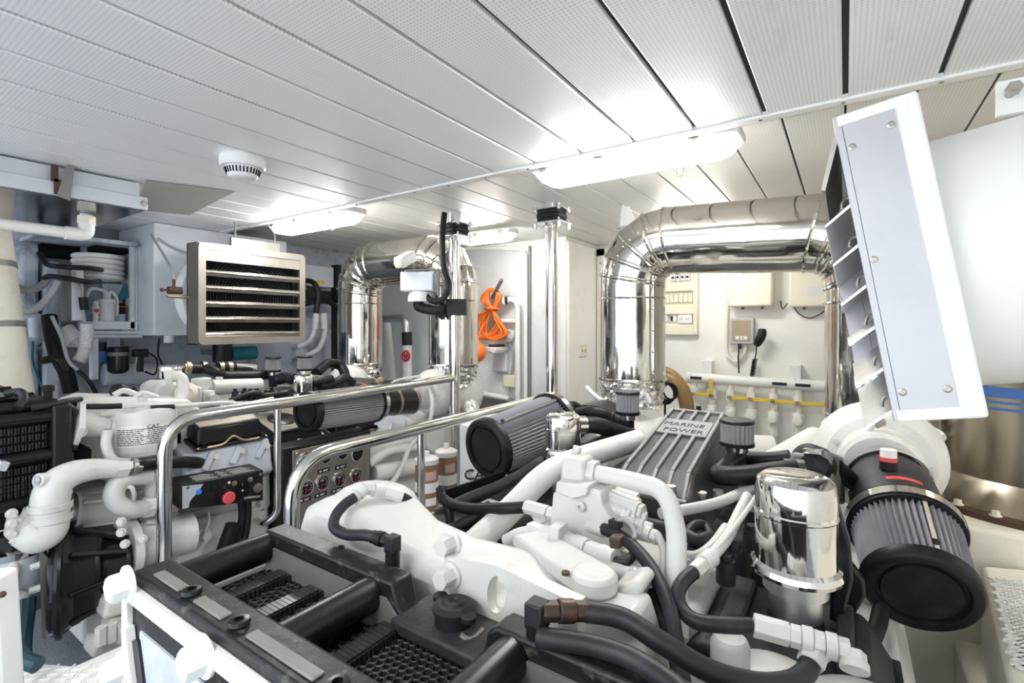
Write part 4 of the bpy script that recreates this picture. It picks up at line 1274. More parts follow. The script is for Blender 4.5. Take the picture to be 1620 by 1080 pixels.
def air_filter(label, p, q, r0, r1, clamp=True, group=None, tie=True):
    p, q = V(p), V(q)
    ax = (q - p).normalized()
    L_ = (q - p).length
    t = thing('air_filter', label, 'air filter', p.lerp(q, .5) - V(0, 0, r1), group)
    cap = MB().lathe([(.001, -.006), (r0 * .70, -.006), (r0 * .73, .002), (r0 * .79, .002), (r0 * .82, -.010), (r0 * .98, -.012), (r0 * 1.06, -.004), (r0 * 1.07, .022), (r0 * .98, .03)], p, ax, 48).build('end_cap', 'rubber', t, angle=50)
    x, y, z = frame_z(ax)
    N = 52
    vs_, fs = [], []
    for f, r in ((.0, r0), (.5, (r0 + r1) / 2), (1.0, r1)):
        for k in range(2 * N):
            a = PI * k / N
            rr = r * (1.0 if k % 2 else .87)
            vs_.append(p + ax * (.02 + (L_ - .02) * f) + (x * math.cos(a) + y * math.sin(a)) * rr)
    n2 = 2 * N
    for s in range(2):
        for k in range(n2):
            fs.append((s * n2 + k, s * n2 + (k + 1) % n2, (s + 1) * n2 + (k + 1) % n2, (s + 1) * n2 + k))
    MB()._a(vs_, fs).build('pleated_element', 'pleat', t, smooth=False)
    MB().lathe([(r1 * .9, -.03), (r1 * 1.05, -.03), (r1 * 1.06, .012), (r1 * .9, .02), (r1 * .72, .03), (r1 * .72, .075)], q, ax, 48).build('rear_ring', 'rubber', t)
    if clamp:
        c_ = MB().lathe([(r1 * 1.07, -.022), (r1 * 1.09, -.022), (r1 * 1.09, .004), (r1 * 1.07, .004)], q, ax, 48, caps=False).build('band_clamp', 'polished', t)
    if tie:
        s = (x * .25 - y * .97) if False else None
        sd = V(.3, -.6, .8)
        sd = (sd - ax * sd.dot(ax)).normalized()
        MB().bar(p + ax * .03 + sd * r0 * 1.0, q + sd * r1 * 1.02, .010, .004, up=sd).build('tie_strip', 'polished', t)
        MB().lathe([(.008, 0), (.008, .004)], p + ax * .05 + sd * r0 * 1.02, sd, 10).build('rivet', 'rubber', t)
    return t


def breather(parent, p, r, h, stem=.10):
    p = V(p)
    N = 22
    vs_, fs = [], []
    for f in (0, 1):
        for k in range(2 * N):
            a = PI * k / N
            rr = r * (.97 if k % 2 else .86)
            vs_.append(p + V(rr * math.cos(a), rr * math.sin(a), h * (.12 + .76 * f)))
    fs = [(k, (k + 1) % (2 * N), 2 * N + (k + 1) % (2 * N), 2 * N + k) for k in range(2 * N)]
    b = MB()._a(vs_, fs).build('breather_filter', 'pleat_light', parent, smooth=False)
    MB().lathe([(r, 0), (r * 1.02, .002), (r * 1.02, h * .13), (r * .9, h * .14)], p, seg=24).build('lower_ring', 'rubber', b)
    MB().lathe([(r * .9, h * .86), (r * 1.03, h * .87), (r * 1.03, h * .97), (r * .96, h), (.001, h)], p, seg=24).build('cap', 'rubber', b)
    MB().lathe([(r * .62, -h * .22), (r * .66, -h * .22), (r * .66, 0)], p, seg=20).build('band_clamp', 'polished', b)
    MB().cyl(p - V(0, 0, stem), p - V(0, 0, h * .1), r * .55, seg=18).build('stem', 'rubber', b)
    return b


def canister(parent, p, r, h, neck=.07, mt='chrome'):
    """bright breather can standing on a neck; p is the bottom of its lower bead"""
    p = V(p)
    b = MB().lathe([(r * .95, 0), (r * 1.12, .004), (r * 1.15, .012), (r * 1.10, .022), (r * 1.0, .028), (r, h * .60), (r * 1.025, h * .615), (r * 1.025, h * .64), (r * 1.0, h * .655),
                    (r * 1.0, h * .86), (r * .95, h * .94), (r * .82, h * .985), (r * .72, h), (.001, h)], p, seg=48).build('breather_can', mt, parent, angle=25)
    MB().lathe([(r * .62, -neck), (r * .66, -neck), (r * .66, -neck * .35), (r * .80, -neck * .33), (r * .80, -.004), (r * .9, 0)], p, seg=36).build('neck', 'steel_blue', b, angle=25)
    return b


def cooler_body(t, x0, x1, y0, y1, zt, zb, tubes, sides, right_only=False):
    MB().box((x0 + .03, y0 + .02, zb), (x1 - .03, y1 - .01, zt - .11)).build('core', 'honeycomb', t)
    for xx in tubes:
        MB().cyl((xx, y0 + .02, zt - .038), (xx, y1 - .02, zt - .038), .034, seg=28).build('tie_tube', 'black_gloss', t)
    for zz in sides:
        for xx in ((x1 - .02,) if right_only else (x0 + .02, x1 - .02)):
            MB().cyl((xx, y0 + .02, zz), (xx, y1 - .02, zz), .024, seg=24).build('tie_tube', 'black_gloss', t)
# ================================================================ NEAR ENGINE: COOLER
x0, x1, y0, y1, zt, zb = -1.21, .22, .40, .72, -.50, -1.15
t = thing('engine_cooler', 'black framed tube cooler with filler cap in front of the white engine', 'cooler', ((x0 + x1) / 2, (y0 + y1) / 2, zb))
cooler_body(t, x0, x1, y0, y1, zt, zb, (-1.165, -.79, -.45, -.10), (-.75, -.95))
fp = MB().box((x0, y0, zb), (x1, y0 + .075, zt)).build('front_plate', 'black_worn', t, bevel=.008)
for a, b in ((-1.15, -1.04), (-.98, -.88), (-.80, -.62), (-.55, -.35), (-.28, -.02)):
    MB().box((a, y0 + .018, zt - .002), (b, y0 + .040, zt + .004)).build('grey_inlay', 'sheet_grey', fp, bevel=.003)
for xx in (-1.01, -.84, -.58, -.31):
    MB().lathe([(.016, 0), (.018, .004), (.016, .010), (.008, .011), (.007, .004)], (xx, y0 + .03, zt), seg=16).build('boss', 'black_gloss', fp)
MB().box((x0 - .004, y0 - .014, zt - .05), (x1, y0 + .002, zt - .018)).build('front_lip', 'white_frame', t, bevel=.004)
MB().box((x0 - .004, y0 - .014, zb), (x0 + .018, y0 + .002, zt - .03)).build('front_flange', 'white_frame', t, bevel=.004)
MB().box((x0 + .06, y0 - .004, zb), (x1 - .05, y0 + .004, zt - .10)).build('front_panel', 'engine_cool', t)
for a, b in (((x0 + .02, zt - .10), (x0 + .19, zb)), ((-.72, zt - .1), (-.86, zb)), ((-.70, zt - .1), (-.56, zb)), ((-.30, zt - .1), (-.44, zb)), ((-.28, zt - .1), (-.1, zb))):
    MB().bar((a[0], y0 - .010, a[1]), (b[0], y0 - .010, b[1]), .018, .020, up=(0, 1, 0)).build('front_rib', 'white_frame', t, bevel=.003)
    MB().bar((a[0] + .03, y0 - .006, a[1] - .02), (b[0] + .05, y0 - .006, b[1]), .03, .006, up=(0, 1, 0)).build('front_groove', 'black_gloss', t)
for px, py, r in ((205, 922, .026), (325, 1036, .026), (196, 1055, .024)):
    p = U(px, py, y=y0 - .012)
    m = MB().lathe([(r * 1.35, 0), (r * 1.35, .006), (r * 1.1, .008)], p, (0, -1, 0), 20)
    m.lathe([(r, .008), (r, .030), (r * .85, .036)], p, (0, -1, 0), 6)
    m.build('flange_bolt', 'white_frame', t)
# back plate with a notch for the filler cap
bp = MB().prism([(x0 + .03, zb), (x1, zb), (x1, zt), (-.48, zt), (-.50, zt - .015), (-.51, zt - .058), (-.70, zt - .058), (-.715, zt - .045), (-.73, zt), (x0 + .03, zt)][::-1], (0, y1 - .055, 0), (1, 0, 0), (0, 0, 1), -.055).build('back_plate', 'black_worn', t, bevel=.006)
MB().prism([(x0 + .05, zt - .1), (-.7, zt - .1), (-.7, zt - .065), (-.74, zt - .03), (x0 + .05, zt - .03)], (0, y1 - .058, 0), (1, 0, 0), (0, 0, 1), .004).build('inner_face', 'sheet_grey', bp)
MB().box((-.47, y1 - .062, zt - .1), (x1, y1 - .056, zt - .03)).build('inner_face', 'sheet_grey', bp)
MB().box((-.715, y1 - .075, zt - .080), (-.495, y1 + .035, zt - .053)).build('cap_deck', 'cover_grey', bp, bevel=.006)
for px, py in ((540, 865), (948, 1043)):
    p = U(px, py, z=zt)
    MB().lathe([(.007, 0), (.007, .002)], p, seg=12).build('tapped_hole', 'dark_void', bp)
c = V(-.607, .706, zt - .053)
cap = MB().lathe([(.036, 0), (.036, .022), (.040, .024), (.040, .030), (.030, .036), (.022, .036), (.018, .040), (.010, .040), (.008, .037), (.001, .037)], c, seg=36).build('filler_cap', 'plastic_dark', t, angle=25)
for s in (1, -1):
    MB().cyl(c + V(.045 * s, -.012 * s, .022), c + V(.045 * s, -.012 * s, .031), .014, seg=16).build('cap_ear', 'plastic_dark', cap)
MB().lathe([(.034, -.012), (.034, .0)], c, seg=32).build('cap_neck', 'black_gloss', cap)
MB().tube(spline([c + V(.04, -.03, .005), c + V(.055, -.02, -.004), c + V(.06, .01, .0)], 5), .006, 8).build('overflow_stub', 'steel', cap)
# honeycomb between the plates
vs_, fs = [], []
pt = .0165
rows = int((y1 - .06 - (y0 + .078)) / (pt * .866))
for j in range(rows + 1):
    for i in range(int((x1 - x0 - .06) / pt)):
        cx, cy = x0 + .04 + i * pt + (pt / 2 if j % 2 else 0), y0 + .08 + j * pt * .866
        if min(abs(cx - s) for s in (-1.165, -.79, -.45, -.10)) < .018:
            continue
        o = len(vs_)
        zz = zt - .085 + .0012 * math.sin(i * 1.7 + j)
        for R_, z in ((pt * .577, zz), (pt * .41, zz + .002), (pt * .42, zz - .03)):
            for k in range(6):
                a = PI / 6 + PI / 3 * k
                vs_.append((cx + R_ * math.cos(a), cy + R_ * math.sin(a), z))
        for s in range(2):
            for k in range(6):
                fs.append((o + s * 6 + k, o + s * 6 + (k + 1) % 6, o + s * 6 + 6 + (k + 1) % 6, o + s * 6 + 6 + k))
MB()._a(vs_, fs).build('honeycomb_fins', 'comb', t, smooth=False, kind='stuff')
for xx in (-1.075, -.955, -.715, -.375, -.03):
    m = MB()
    n = 17
    for k in range(n):
        yy = y0 + .08 + k * (y1 - y0 - .15) / n
        m.box((xx - .018, yy, zt - .082), (xx + .018, yy + .0085, zt - .066))
        m.box((xx - .025, yy + .002, zt - .086), (xx + .022, yy + .0145, zt - .070))
    m.build('comb_spacer', 'comb', t)

# ================================================================ NEAR ENGINE
E = thing('marine_engine', 'white marine diesel engine with black ribbed intake cover and bright breather cans', 'engine', (-.5, 1.7, -1.3))
MB().box((-.95, .98, -1.25), (-.08, 2.75, -.78)).build('block', 'engine_white', E, bevel=.02)
MB().prism([(-.30, -.90), (.02, -.90), (.14, -.84), (.10, -.755), (-.30, -.755)], (0, 1.0, 0), (1, 0, 0), (0, 0, 1), -1.55).build('cylinder_head', 'engine_white', E, bevel=.01)
MB().prism([(-.78, -.80), (-1.10, -.80), (-1.20, -.72), (-1.10, -.64), (-.78, -.66)], (0, 1.0, 0), (1, 0, 0), (0, 0, 1), -1.55).build('cylinder_head', 'engine_white', E, bevel=.01)
MB().box((-.78, 1.05, -.80), (-.25, 2.5, -.60)).build('vee_cover', 'engine_white2', E, bevel=.02)
# front housing
MB().prism([(-1.22, -1.05), (-1.225, -.54), (-1.20, -.485), (-1.14, -.455), (-1.03, -.45), (-.95, -.462), (-.88, -.50), (-.74, -.515), (-.62, -.51), (-.50, -.52), (-.42, -.56), (-.30, -.63), (-.12, -.66), (.05, -.67), (.16, -.69), (.2, -.74), (.2, -1.05)], (0, .775, 0), (1, 0, 0), (0, 0, 1), -.20).build('front_housing', 'engine_white', E, bevel=.035, segs=4)
m = MB().ball((-1.09, .93, -.50), .14, 24, 14, (.95, .8, .42))
m.build('header_tank', 'engine_white', E)
def plate_hole(parent, outline, hole, y, t, mt):
    """outline and hole given as equal-length lists of (x,z)"""
    n = len(outline)
    m = MB()
    vs_ = [(a, y, b) for a, b in outline] + [(a, y, b) for a, b in hole] + [(a, y + t, b) for a, b in outline] + [(a, y + t, b) for a, b in hole]
    fs = []
    for i in range(n):
        j = (i + 1) % n
        fs += [(i, j, n + j, n + i), (2 * n + j, 2 * n + i, 3 * n + i, 3 * n + j), (j, i, 2 * n + i, 2 * n + j), (n + i, n + j, 3 * n + j, 3 * n + i)]
    m._a(vs_, fs)
    return m.build('lifting_bracket', mt, parent)
hc_ = U(785, 940, y=.756)
n = 24
ho = [(hc_.x + .021 * math.cos(2 * PI * k / n) + .004 * math.sin(2 * PI * k / n), hc_.z + .036 * math.sin(2 * PI * k / n)) for k in range(n)]
ol = []
for k in range(n):
    a = 2 * PI * k / n
    cx, sx = math.cos(a), math.sin(a)
    q = 1 / max(abs(cx) / .15, abs(sx) / .105)
    ol.append((hc_.x + .02 + q * cx, min(hc_.z + q * sx, hc_.z + .055 - .12 * abs(q * cx + .02))))
plate_hole(E, ol, ho, .756, .03, 'engine_white')
for px, py in ((713, 908), (700, 865)):
    p = U(px, py, y=.755)
    MB().bolt(p + V(0, .03 if px == 700 else .003, 0), (0, -1, 0), .020, .03).build('bolt', 'engine_white', E)
a, b = U(838, 852, y=1.05), U(940, 918, y=.88)
MB().bar(a, b, .09, .035).cyl(b + V(0, 0, -.018), b + V(0, 0, .018), .045, seg=24).build('bracket_arm', 'engine_white', E, bevel=.008)
a = U(895, 905, z=b.z + .018)
MB().cyl(a + V(0, 0, -.004), a + V(0, 0, .0012), .008, seg=12).build('arm_hole', 'rust', E)
pxprism([(880, 955), (1000, 975), (1020, 1040), (1010, 1085), (900, 1085), (870, 1010)], .10, y=.82).build('pump_mount', 'engine_white', E, bevel=.012)
for px, py, w_, h_, d_ in ((1225, 1060, .15, .075, .90), (1370, 1085, .10, .06, .82)):
    c = U(px, py, d=d_)
    MB().ball(c + V(0, 0, -.065), w_, 24, 14, (1, .8, h_ / w_)).build('water_housing', 'engine_white', E)
p = U(1155, 1010, d=.9)
MB().lathe([(.034, -.08), (.034, -.01), (.030, .0), (.026, .004), (.001, .004)], p, seg=20).build('housing_plug', 'engine_white2', E)
c = U(1030, 1000, d=.95)
MB().lathe([(.05, 0), (.05, -.03), (.04, -.036), (.036, -.028), (.015, -.028), (.012, -.036), (.001, -.036)], c + V(0, .03, -.05), (0, 1, .5), 28).build('pulley_cover', 'engine_white', E)

# water pump block and elbow pipe
pxprism([(874, 780), (915, 768), (950, 780), (952, 800), (985, 845), (978, 880), (905, 880), (868, 845)], .16, y=1.12).build('thermostat_housing', 'engine_white', E, bevel=.006)
for pa, pb3, r3 in (((940, 770, 1.32), (1008, 792, 1.26), .020), ((955, 800, 1.25), (1022, 822, 1.2), .018)):
    MB().cyl(U(*pa[:2], d=pa[2]), U(*pb3[:2], d=pb3[2]), r3, seg=20).build('rail_tube', 'engine_white', E)
p = U(919, 800, y=1.115)
MB().lathe([(.012, 0), (.012, .006), (.008, .008), (.005, .008), (.005, .002)], p, (0, -1, 0), 18).build('blanking_plug', 'engine_white2', E)
pxprism([(888, 722), (922, 728), (924, 772), (905, 780), (884, 768)], .07, y=1.14).build('elbow_block', 'engine_white', E, bevel=.01)
pxprism([(880, 762), (930, 768), (928, 784), (905, 790), (878, 778)], .09, y=1.105).build('elbow_flange', 'engine_white', E, bevel=.004)
P = PD((922, 745, 1.30), (990, 757, 1.23), (1052, 774, 1.16), (1070, 830, 1.10), (1071, 960, .98), (1071, 1010, .94))
pipe(E, 'coolant_pipe', P, .0215, 'engine_white', .09, 22)
nuts(E, U(921, 745, d=1.30), U(946, 749, d=1.275), 1, .034)
line(E, 'vent_stub', PD((910, 722, 1.33), (914, 706, 1.33)), .012, 'engine_white')
MB().bar(U(940, 775, d=1.28), U(1012, 800, d=1.22), .035, .03).build('injector_rail', 'engine_white', E, bevel=.006)
for a, b, r_ in (((985, 812, 1.22), (1006, 820, 1.20), .018), ((1000, 806, 1.22), (1018, 812, 1.2), .022), ((1010, 838, 1.18), (1040, 850, 1.15), .016), ((992, 822, 1.2), (1032, 836, 1.17), .013)):
    nuts(E, U(*a[:2], d=a[2]), U(*b[:2], d=b[2]), 3, r_)
line(E, 'thin_pipe', PD((1040, 845, 1.14), (1050, 870, 1.1), (1048, 905, 1.05), (1046, 930, 1.02)), .009, 'engine_white')
# big water pipes on the left bank
pipe(E, 'coolant_pipe', PD((700, 905, 1.30), (800, 815, 1.46), (865, 745, 1.56), (925, 722, 1.66), (1010, 696, 1.80)), .038, 'engine_white', .12, 24)
line(E, 'thin_pipe', PD((800, 790, 1.52), (830, 775, 1.5), (850, 765, 1.5)), .009, 'engine_white')
line(E, 'thin_pipe', PD((760, 830, 1.45), (800, 800, 1.5), (812, 780, 1.5)), .011, 'engine_white2')
# hose runs with fittings
line(E, 'hose', PD((697, 772, 1.60), (703, 790, 1.57), (735, 803, 1.50), (790, 804, 1.42), (834, 802, 1.38)), .0165, 'rubber')
line(E, 'hose', PD((708, 798, 1.56), (712, 820, 1.54), (712, 842, 1.52)), .0145, 'rubber')
nuts(E, U(832, 801, d=1.38), U(868, 811, d=1.33), 1, .019)
nuts(E, U(868, 811, d=1.33), U(908, 822, d=1.28), 3, .018)
nuts(E, U(908, 822, d=1.28), U(958, 838, d=1.20), 2, .017)
line(E, 'hose', PD((955, 836, 1.20), (985, 850, 1.14), (1015, 878, 1.06), (1040, 915, .99), (1060, 965, .92), (1070, 1020, .87), (1082, 1090, .81)), .0145, 'rubber_grey')
MB().bar(U(966, 826, d=1.18), U(982, 830, d=1.16), .022, .018).build('sensor_plug', 'plastic_dark', E, bevel=.002)
line(E, 'sensor_lead', PD((972, 824, 1.18), (990, 822, 1.14), (1003, 838, 1.12), (1004, 852, 1.1)), .005, 'grey_cable')
pxprism([(962, 850), (982, 852), (980, 870), (964, 868)], .03, y=1.0).build('sensor_body', 'copper_fit', E, bevel=.004)
# hose loop over the header tank
nuts(E, U(556, 791, d=1.22), U(574, 772, d=1.25), 2, .018)
nuts(E, U(574, 772, d=1.25), U(606, 776, d=1.29), 2, .016)
nuts(E, U(606, 776, d=1.29), U(638, 786, d=1.30), 1, .017)
line(E, 'hose', PD((562, 786, 1.22), (545, 798, 1.20), (531, 816, 1.17), (529, 834, 1.15), (548, 845, 1.12), (575, 846, 1.09), (594, 849, 1.08)), .0125, 'rubber_grey')
nuts(E, U(588, 848, d=1.085), U(616, 856, d=1.06), 3, .0145, 'rubber')
pE = U(621, 858, d=1.055)
MB().bar(pE + V(0, 0, -.02), pE + V(0, 0, .015), .027, .027, up=(0, 1, 0)).build('elbow_fitting', 'plastic_dark', E, bevel=.003)
MB().cyl(V(pE.x, pE.y, -.56), pE + V(0, 0, -.012), .0155, seg=20).build('elbow_base', 'rubber', E)
line(E, 'hose', PD((634, 785, 1.30), (648, 793, 1.33), (665, 810, 1.38), (682, 828, 1.40), (700, 842, 1.42)), .013, 'rubber_grey')
# fuel rail lines in front of the housing
nuts(E, U(838, 838, d=1.28), U(880, 855, d=1.22), 2, .024)
line(E, 'sheathed_line', PD((800, 855, 1.32), (818, 845, 1.3), (838, 840, 1.28)), .015, 'engine_white')
pxprism([(868, 832), (884, 836), (880, 872), (864, 866)], .05, y=1.02).build('clamp_bracket', 'engine_white', E, bevel=.003)
nuts(E, U(890, 852, d=1.2), U(975, 885, d=1.08), 4, .020)
line(E, 'hose', PD((972, 887, 1.08), (990, 888, 1.07), (1000, 880, 1.08), (1003, 870, 1.09)), .010, 'rubber_grey')
line(E, 'fuel_pipe', PD((815, 858, 1.28), (850, 862, 1.24), (880, 868, 1.2)), .010, 'engine_white')
P = [U(882, 872, d=1.18), U(930, 890, d=1.12), U(985, 905, d=1.05), U(1000, 907, d=1.03)]
MB().tube(P, .02, 18, radii=[.021, .022, .014, .012]).build('fuel_filter_line', 'engine_white', E, angle=60)
MB().hexa([U(985, 903, d=1.04), U(1003, 900, d=1.02), U(1035, 930, d=.98), U(1018, 945, d=.98), U(988, 895, d=1.06), U(1006, 893, d=1.04), U(1038, 922, d=1.0), U(1022, 936, d=1.0)]).build('taped_joint', 'galv', E, bevel=.004)
pxprism([(965, 930), (1005, 918), (1020, 935), (1000, 955), (975, 960)], .08, y=.9).build('mount_lug', 'engine_white', E, bevel=.01)
line(E, 'wrapped_cable', PD((1032, 935, .99), (1040, 965, .95), (1058, 1000, .90), (1068, 1035, .87), (1076, 1085, .84)), .013, 'rubber')
# cooler hoses
def elbow_fit(p, q):
    MB().cyl(p, V(p.x, p.y, zt + .0), .019, seg=18).build('hose_base', 'rubber', E)
pA = U(850, 972, d=.80)
MB().cyl(V(pA.x, pA.y, zt - .02), pA + V(0, 0, -.012), .018, seg=20).build('elbow_base', 'rubber', E)
MB().bar(pA + V(0, 0, -.02), pA + V(0, 0, .022), .032, .032, up=(0, 1, 0)).build('elbow_fitting', 'plastic_dark', E, bevel=.003)
pB = U(934, 966, d=.815)
nuts(E, pA + V(.008, 0, .008), pB, 3, .0165, 'copper_fit')
line(E, 'hose', [pB - (pB - pA) * .1] + PD((985, 978, .80), (1045, 1015, .765), (1120, 1060, .745), (1190, 1080, .75), (1245, 1080, .78), (1272, 1066, .81), (1281, 1050, .83)), .0165, 'rubber_grey')
line(E, 'hose', [U(850, 1007, z=zt + .014), U(880, 1012, z=zt + .014), U(940, 1022, z=zt + .015), U(1000, 1042, z=zt + .015), U(1060, 1080, z=zt + .015), U(1095, 1112, z=zt + .015)], .0155, 'rubber_grey')
nuts(E, U(1282, 1050, d=.83), U(1296, 1010, d=.86), 2, .022)
nuts(E, U(1192, 988, d=.88), U(1250, 1004, d=.86), 1, .020)
nuts(E, U(1250, 1004, d=.86), U(1345, 1030, d=.82), 5, .019)
nuts(E, U(1350, 1030, d=.82), U(1352, 1062, d=.80), 2, .019)
line(E, 'hose', PD((1190, 990, .88), (1140, 988, .885), (1100, 982, .90), (1078, 962, .93), (1072, 940, .955), (1082, 918, .98), (1104, 900, 1.01)), .014, 'rubber_grey')
nuts(E, U(1098, 905, d=1.0), U(1126, 880, d=1.05), 2, .017)
line(E, 'sheathed_line', PD((1124, 882, 1.05), (1150, 850, 1.12), (1170, 810, 1.22), (1182, 785, 1.32)), .013, 'engine_white')
line(E, 'thin_pipe', PD((1130, 872, 1.06), (1165, 830, 1.14), (1190, 795, 1.22), (1208, 765, 1.32)), .006, 'engine_white2')
line(E, 'sheathed_line', PD((1045, 812, 1.30), (1090, 805, 1.33), (1135, 795, 1.37), (1175, 778, 1.42), (1215, 755, 1.5)), .0145, 'engine_white')
line(E, 'wrapped_cable', PD((1085, 850, 1.22), (1098, 832, 1.25), (1115, 832, 1.26), (1122, 850, 1.22), (1105, 868, 1.18), (1085, 872, 1.17)), .013, 'rubber_grey')
line(E, 'wrapped_cable', PD((1085, 845, 1.2), (1105, 855, 1.17), (1125, 848, 1.2)), .015, 'rubber_grey')
line(E, 'wrapped_cable', PD((1080, 880, 1.15), (1105, 880, 1.13), (1130, 862, 1.15), (1150, 835, 1.2)), .014, 'engine_white2')
line(E, 'wrapped_cable', PD((1088, 896, 1.12), (1072, 875, 1.17), (1080, 860, 1.2)), .016, 'engine_white')
for px, py, d_ in ((1190, 838, 1.18), (1160, 868, 1.12), (1148, 885, 1.08), (1192, 815, 1.24)):
    p = U(px, py, d=d_)
    MB().cyl(p + V(0, 0, -.05), p, .02, seg=14).cyl(p, p + V(0, 0, .012), .014, seg=6).build('injector_cap', 'plastic_dark', E)

# right valve covers
def valve_cover(parent, pts_bottom, zb_, zt_, inset, mt='plastic_dark'):
    b = [V(p[0], p[1], zb_) for p in pts_bottom]
    c = sum(b, V(0, 0, 0)) / len(b)
    top = [V(c.x + (p.x - c.x) * inset, c.y + (p.y - c.y) * (1 - (1 - inset) * .6), zt_) for p in b]
    rim = [V(c.x + (p.x - c.x) * 1.05, c.y + (p.y - c.y) * 1.04, zb_ - .018) for p in b]
    rim2 = [V(c.x + (p.x - c.x) * 1.05, c.y + (p.y - c.y) * 1.04, zb_) for p in b]
    o = MB().hexa(b + top).build('valve_cover', mt, parent, bevel=.02, segs=3)
    MB().hexa(rim + rim2).build('cover_flange', mt, o, bevel=.004)
    return o
vc = valve_cover(E, [(-.31, .98), (.09, .98), (.09, 1.36), (-.31, 1.36)], -.73, -.625, .72)
MB().cyl((-.088, 1.2, -.70), (-.088, 1.2, -.605), .056, .052, seg=28).build('can_socket', 'plastic_dark', vc)
MB().bar((-.20, 1.04, -.617), (-.20, 1.31, -.617), .05, .02).build('cover_ridge', 'cover_grey', vc, bevel=.008)
MB().bar((.0, 1.06, -.617), (.0, 1.31, -.617), .03, .02).build('cover_ridge', 'cover_grey', vc, bevel=.008)
valve_cover(E, [(-.28, 1.42), (-.02, 1.42), (-.02, 1.80), (-.28, 1.80)], -.70, -.60, .72)
valve_cover(E, [(-1.17, 1.05), (-.80, 1.05), (-.80, 1.40), (-1.17, 1.40)], -.70, -.61, .75)
valve_cover(E, [(-1.17, 1.45), (-.82, 1.45), (-.82, 1.85), (-1.17, 1.85)], -.70, -.622, .75)
line(E, 'wrapped_cable', PD((690, 815, 1.62), (740, 790, 1.66), (800, 765, 1.70), (860, 730, 1.75)), .022, 'rubber_grey')
line(E, 'hose', PD((690, 845, 1.5), (730, 830, 1.5), (762, 810, 1.5), (775, 800, 1.52)), .018, 'rubber_grey')
MB().bar(U(700, 790, d=1.68), U(800, 758, d=1.75), .012, .06).build('heat_shield', 'black_gloss', E)
canister(E, (-.088, 1.2, -.522), .077, .208, .10)
lc = canister(E, (-.877, 1.64, -.478), .066, .150, .155)
pipe(E, 'breather_hose', PD((908, 672, 1.86), (945, 672, 1.87), (985, 686, 1.95), (998, 688, 2.0)), .031, 'rubber', .08)
MB().lathe([(.034, 0), (.034, .03)], U(914, 672, d=1.86), U(930, 672, d=1.87) - U(914, 672, d=1.86), 24).build('hose_clamp', 'polished', E)
pipe(E, 'breather_hose', PD((915, 655, 2.25), (945, 650, 2.2), (975, 662, 2.2), (990, 668, 2.1)), .03, 'rubber', .08)
line(E, 'breather_hose', PD((905, 715, 1.95), (930, 710, 1.9), (955, 700, 1.9), (985, 695, 1.95)), .03, 'rubber_grey')
pb_ = U(993, 655, d=2.02)
breather(E, pb_, .048, .095, .13)
pb_ = U(1166, 704, d=1.62)
breather(E, pb_, .052, .085, .11)
pipe(E, 'breather_hose', PD((1168, 722, 1.62), (1150, 738, 1.56), (1133, 752, 1.48), (1165, 753, 1.43), (1215, 748, 1.40), (1262, 742, 1.38)), .0285, 'rubber', .05, 22)
pipe(E, 'breather_hose', PD((1178, 725, 1.68), (1215, 728, 1.62), (1250, 724, 1.58)), .026, 'rubber', .05)
MB().lathe([(.03, 0), (.033, 0), (.033, .05), (.03, .05)], U(1240, 744, d=1.40), V(.9, .3, 0), 24).build('hose_clamp', 'polished', E)
p = U(1285, 735, d=1.48)
MB().lathe([(.055, -.03), (.06, -.02), (.06, .02), (.045, .035), (.03, .04)], p, (-.5, -.8, .3), 32).build('pressure_regulator', 'rubber', E)
MB().hexa([U(1248, 780, d=1.5), U(1325, 800, d=1.42), U(1338, 800, d=1.55), U(1262, 770, d=1.62), U(1248, 716, d=1.5), U(1312, 712, d=1.42), U(1336, 722, d=1.55), U(1275, 708, d=1.62)]).build('separator_body', 'sheet_grey', E, bevel=.012)
MB().bar(U(1272, 712, d=1.46), U(1302, 715, d=1.42), .02, .012).build('spring_clip', 'polished', E)
pipe(E, 'breather_hose', PD((1322, 738, 1.5), (1340, 752, 1.51), (1359, 773, 1.53)), .024, 'rubber', .04)
MB().lathe([(.026, 0), (.026, .02)], U(1350, 763, d=1.52), U(1359, 773, d=1.53) - U(1340, 752, d=1.51), 20).build('hose_clamp', 'polished', E)
pxprism([(1325, 800), (1345, 860), (1350, 920), (1330, 1000), (1310, 1000), (1318, 900)], .05, y=1.25).build('side_guard', 'black_gloss', E, bevel=.006)
pxprism([(1330, 870), (1368, 920), (1370, 945), (1345, 985), (1322, 940)], .03, y=1.32).build('side_guard', 'black_gloss', E, bevel=.006)
line(E, 'drain_hose', PD((1395, 960, 1.2), (1388, 990, 1.15), (1375, 1020, 1.1), (1362, 1045, 1.05)), .018, 'rubber')
line(E, 'thin_pipe', PD((1352, 900, 1.35), (1362, 930, 1.35), (1372, 955, 1.35), (1366, 975, 1.33), (1350, 978, 1.33)), .010, 'engine_white2')

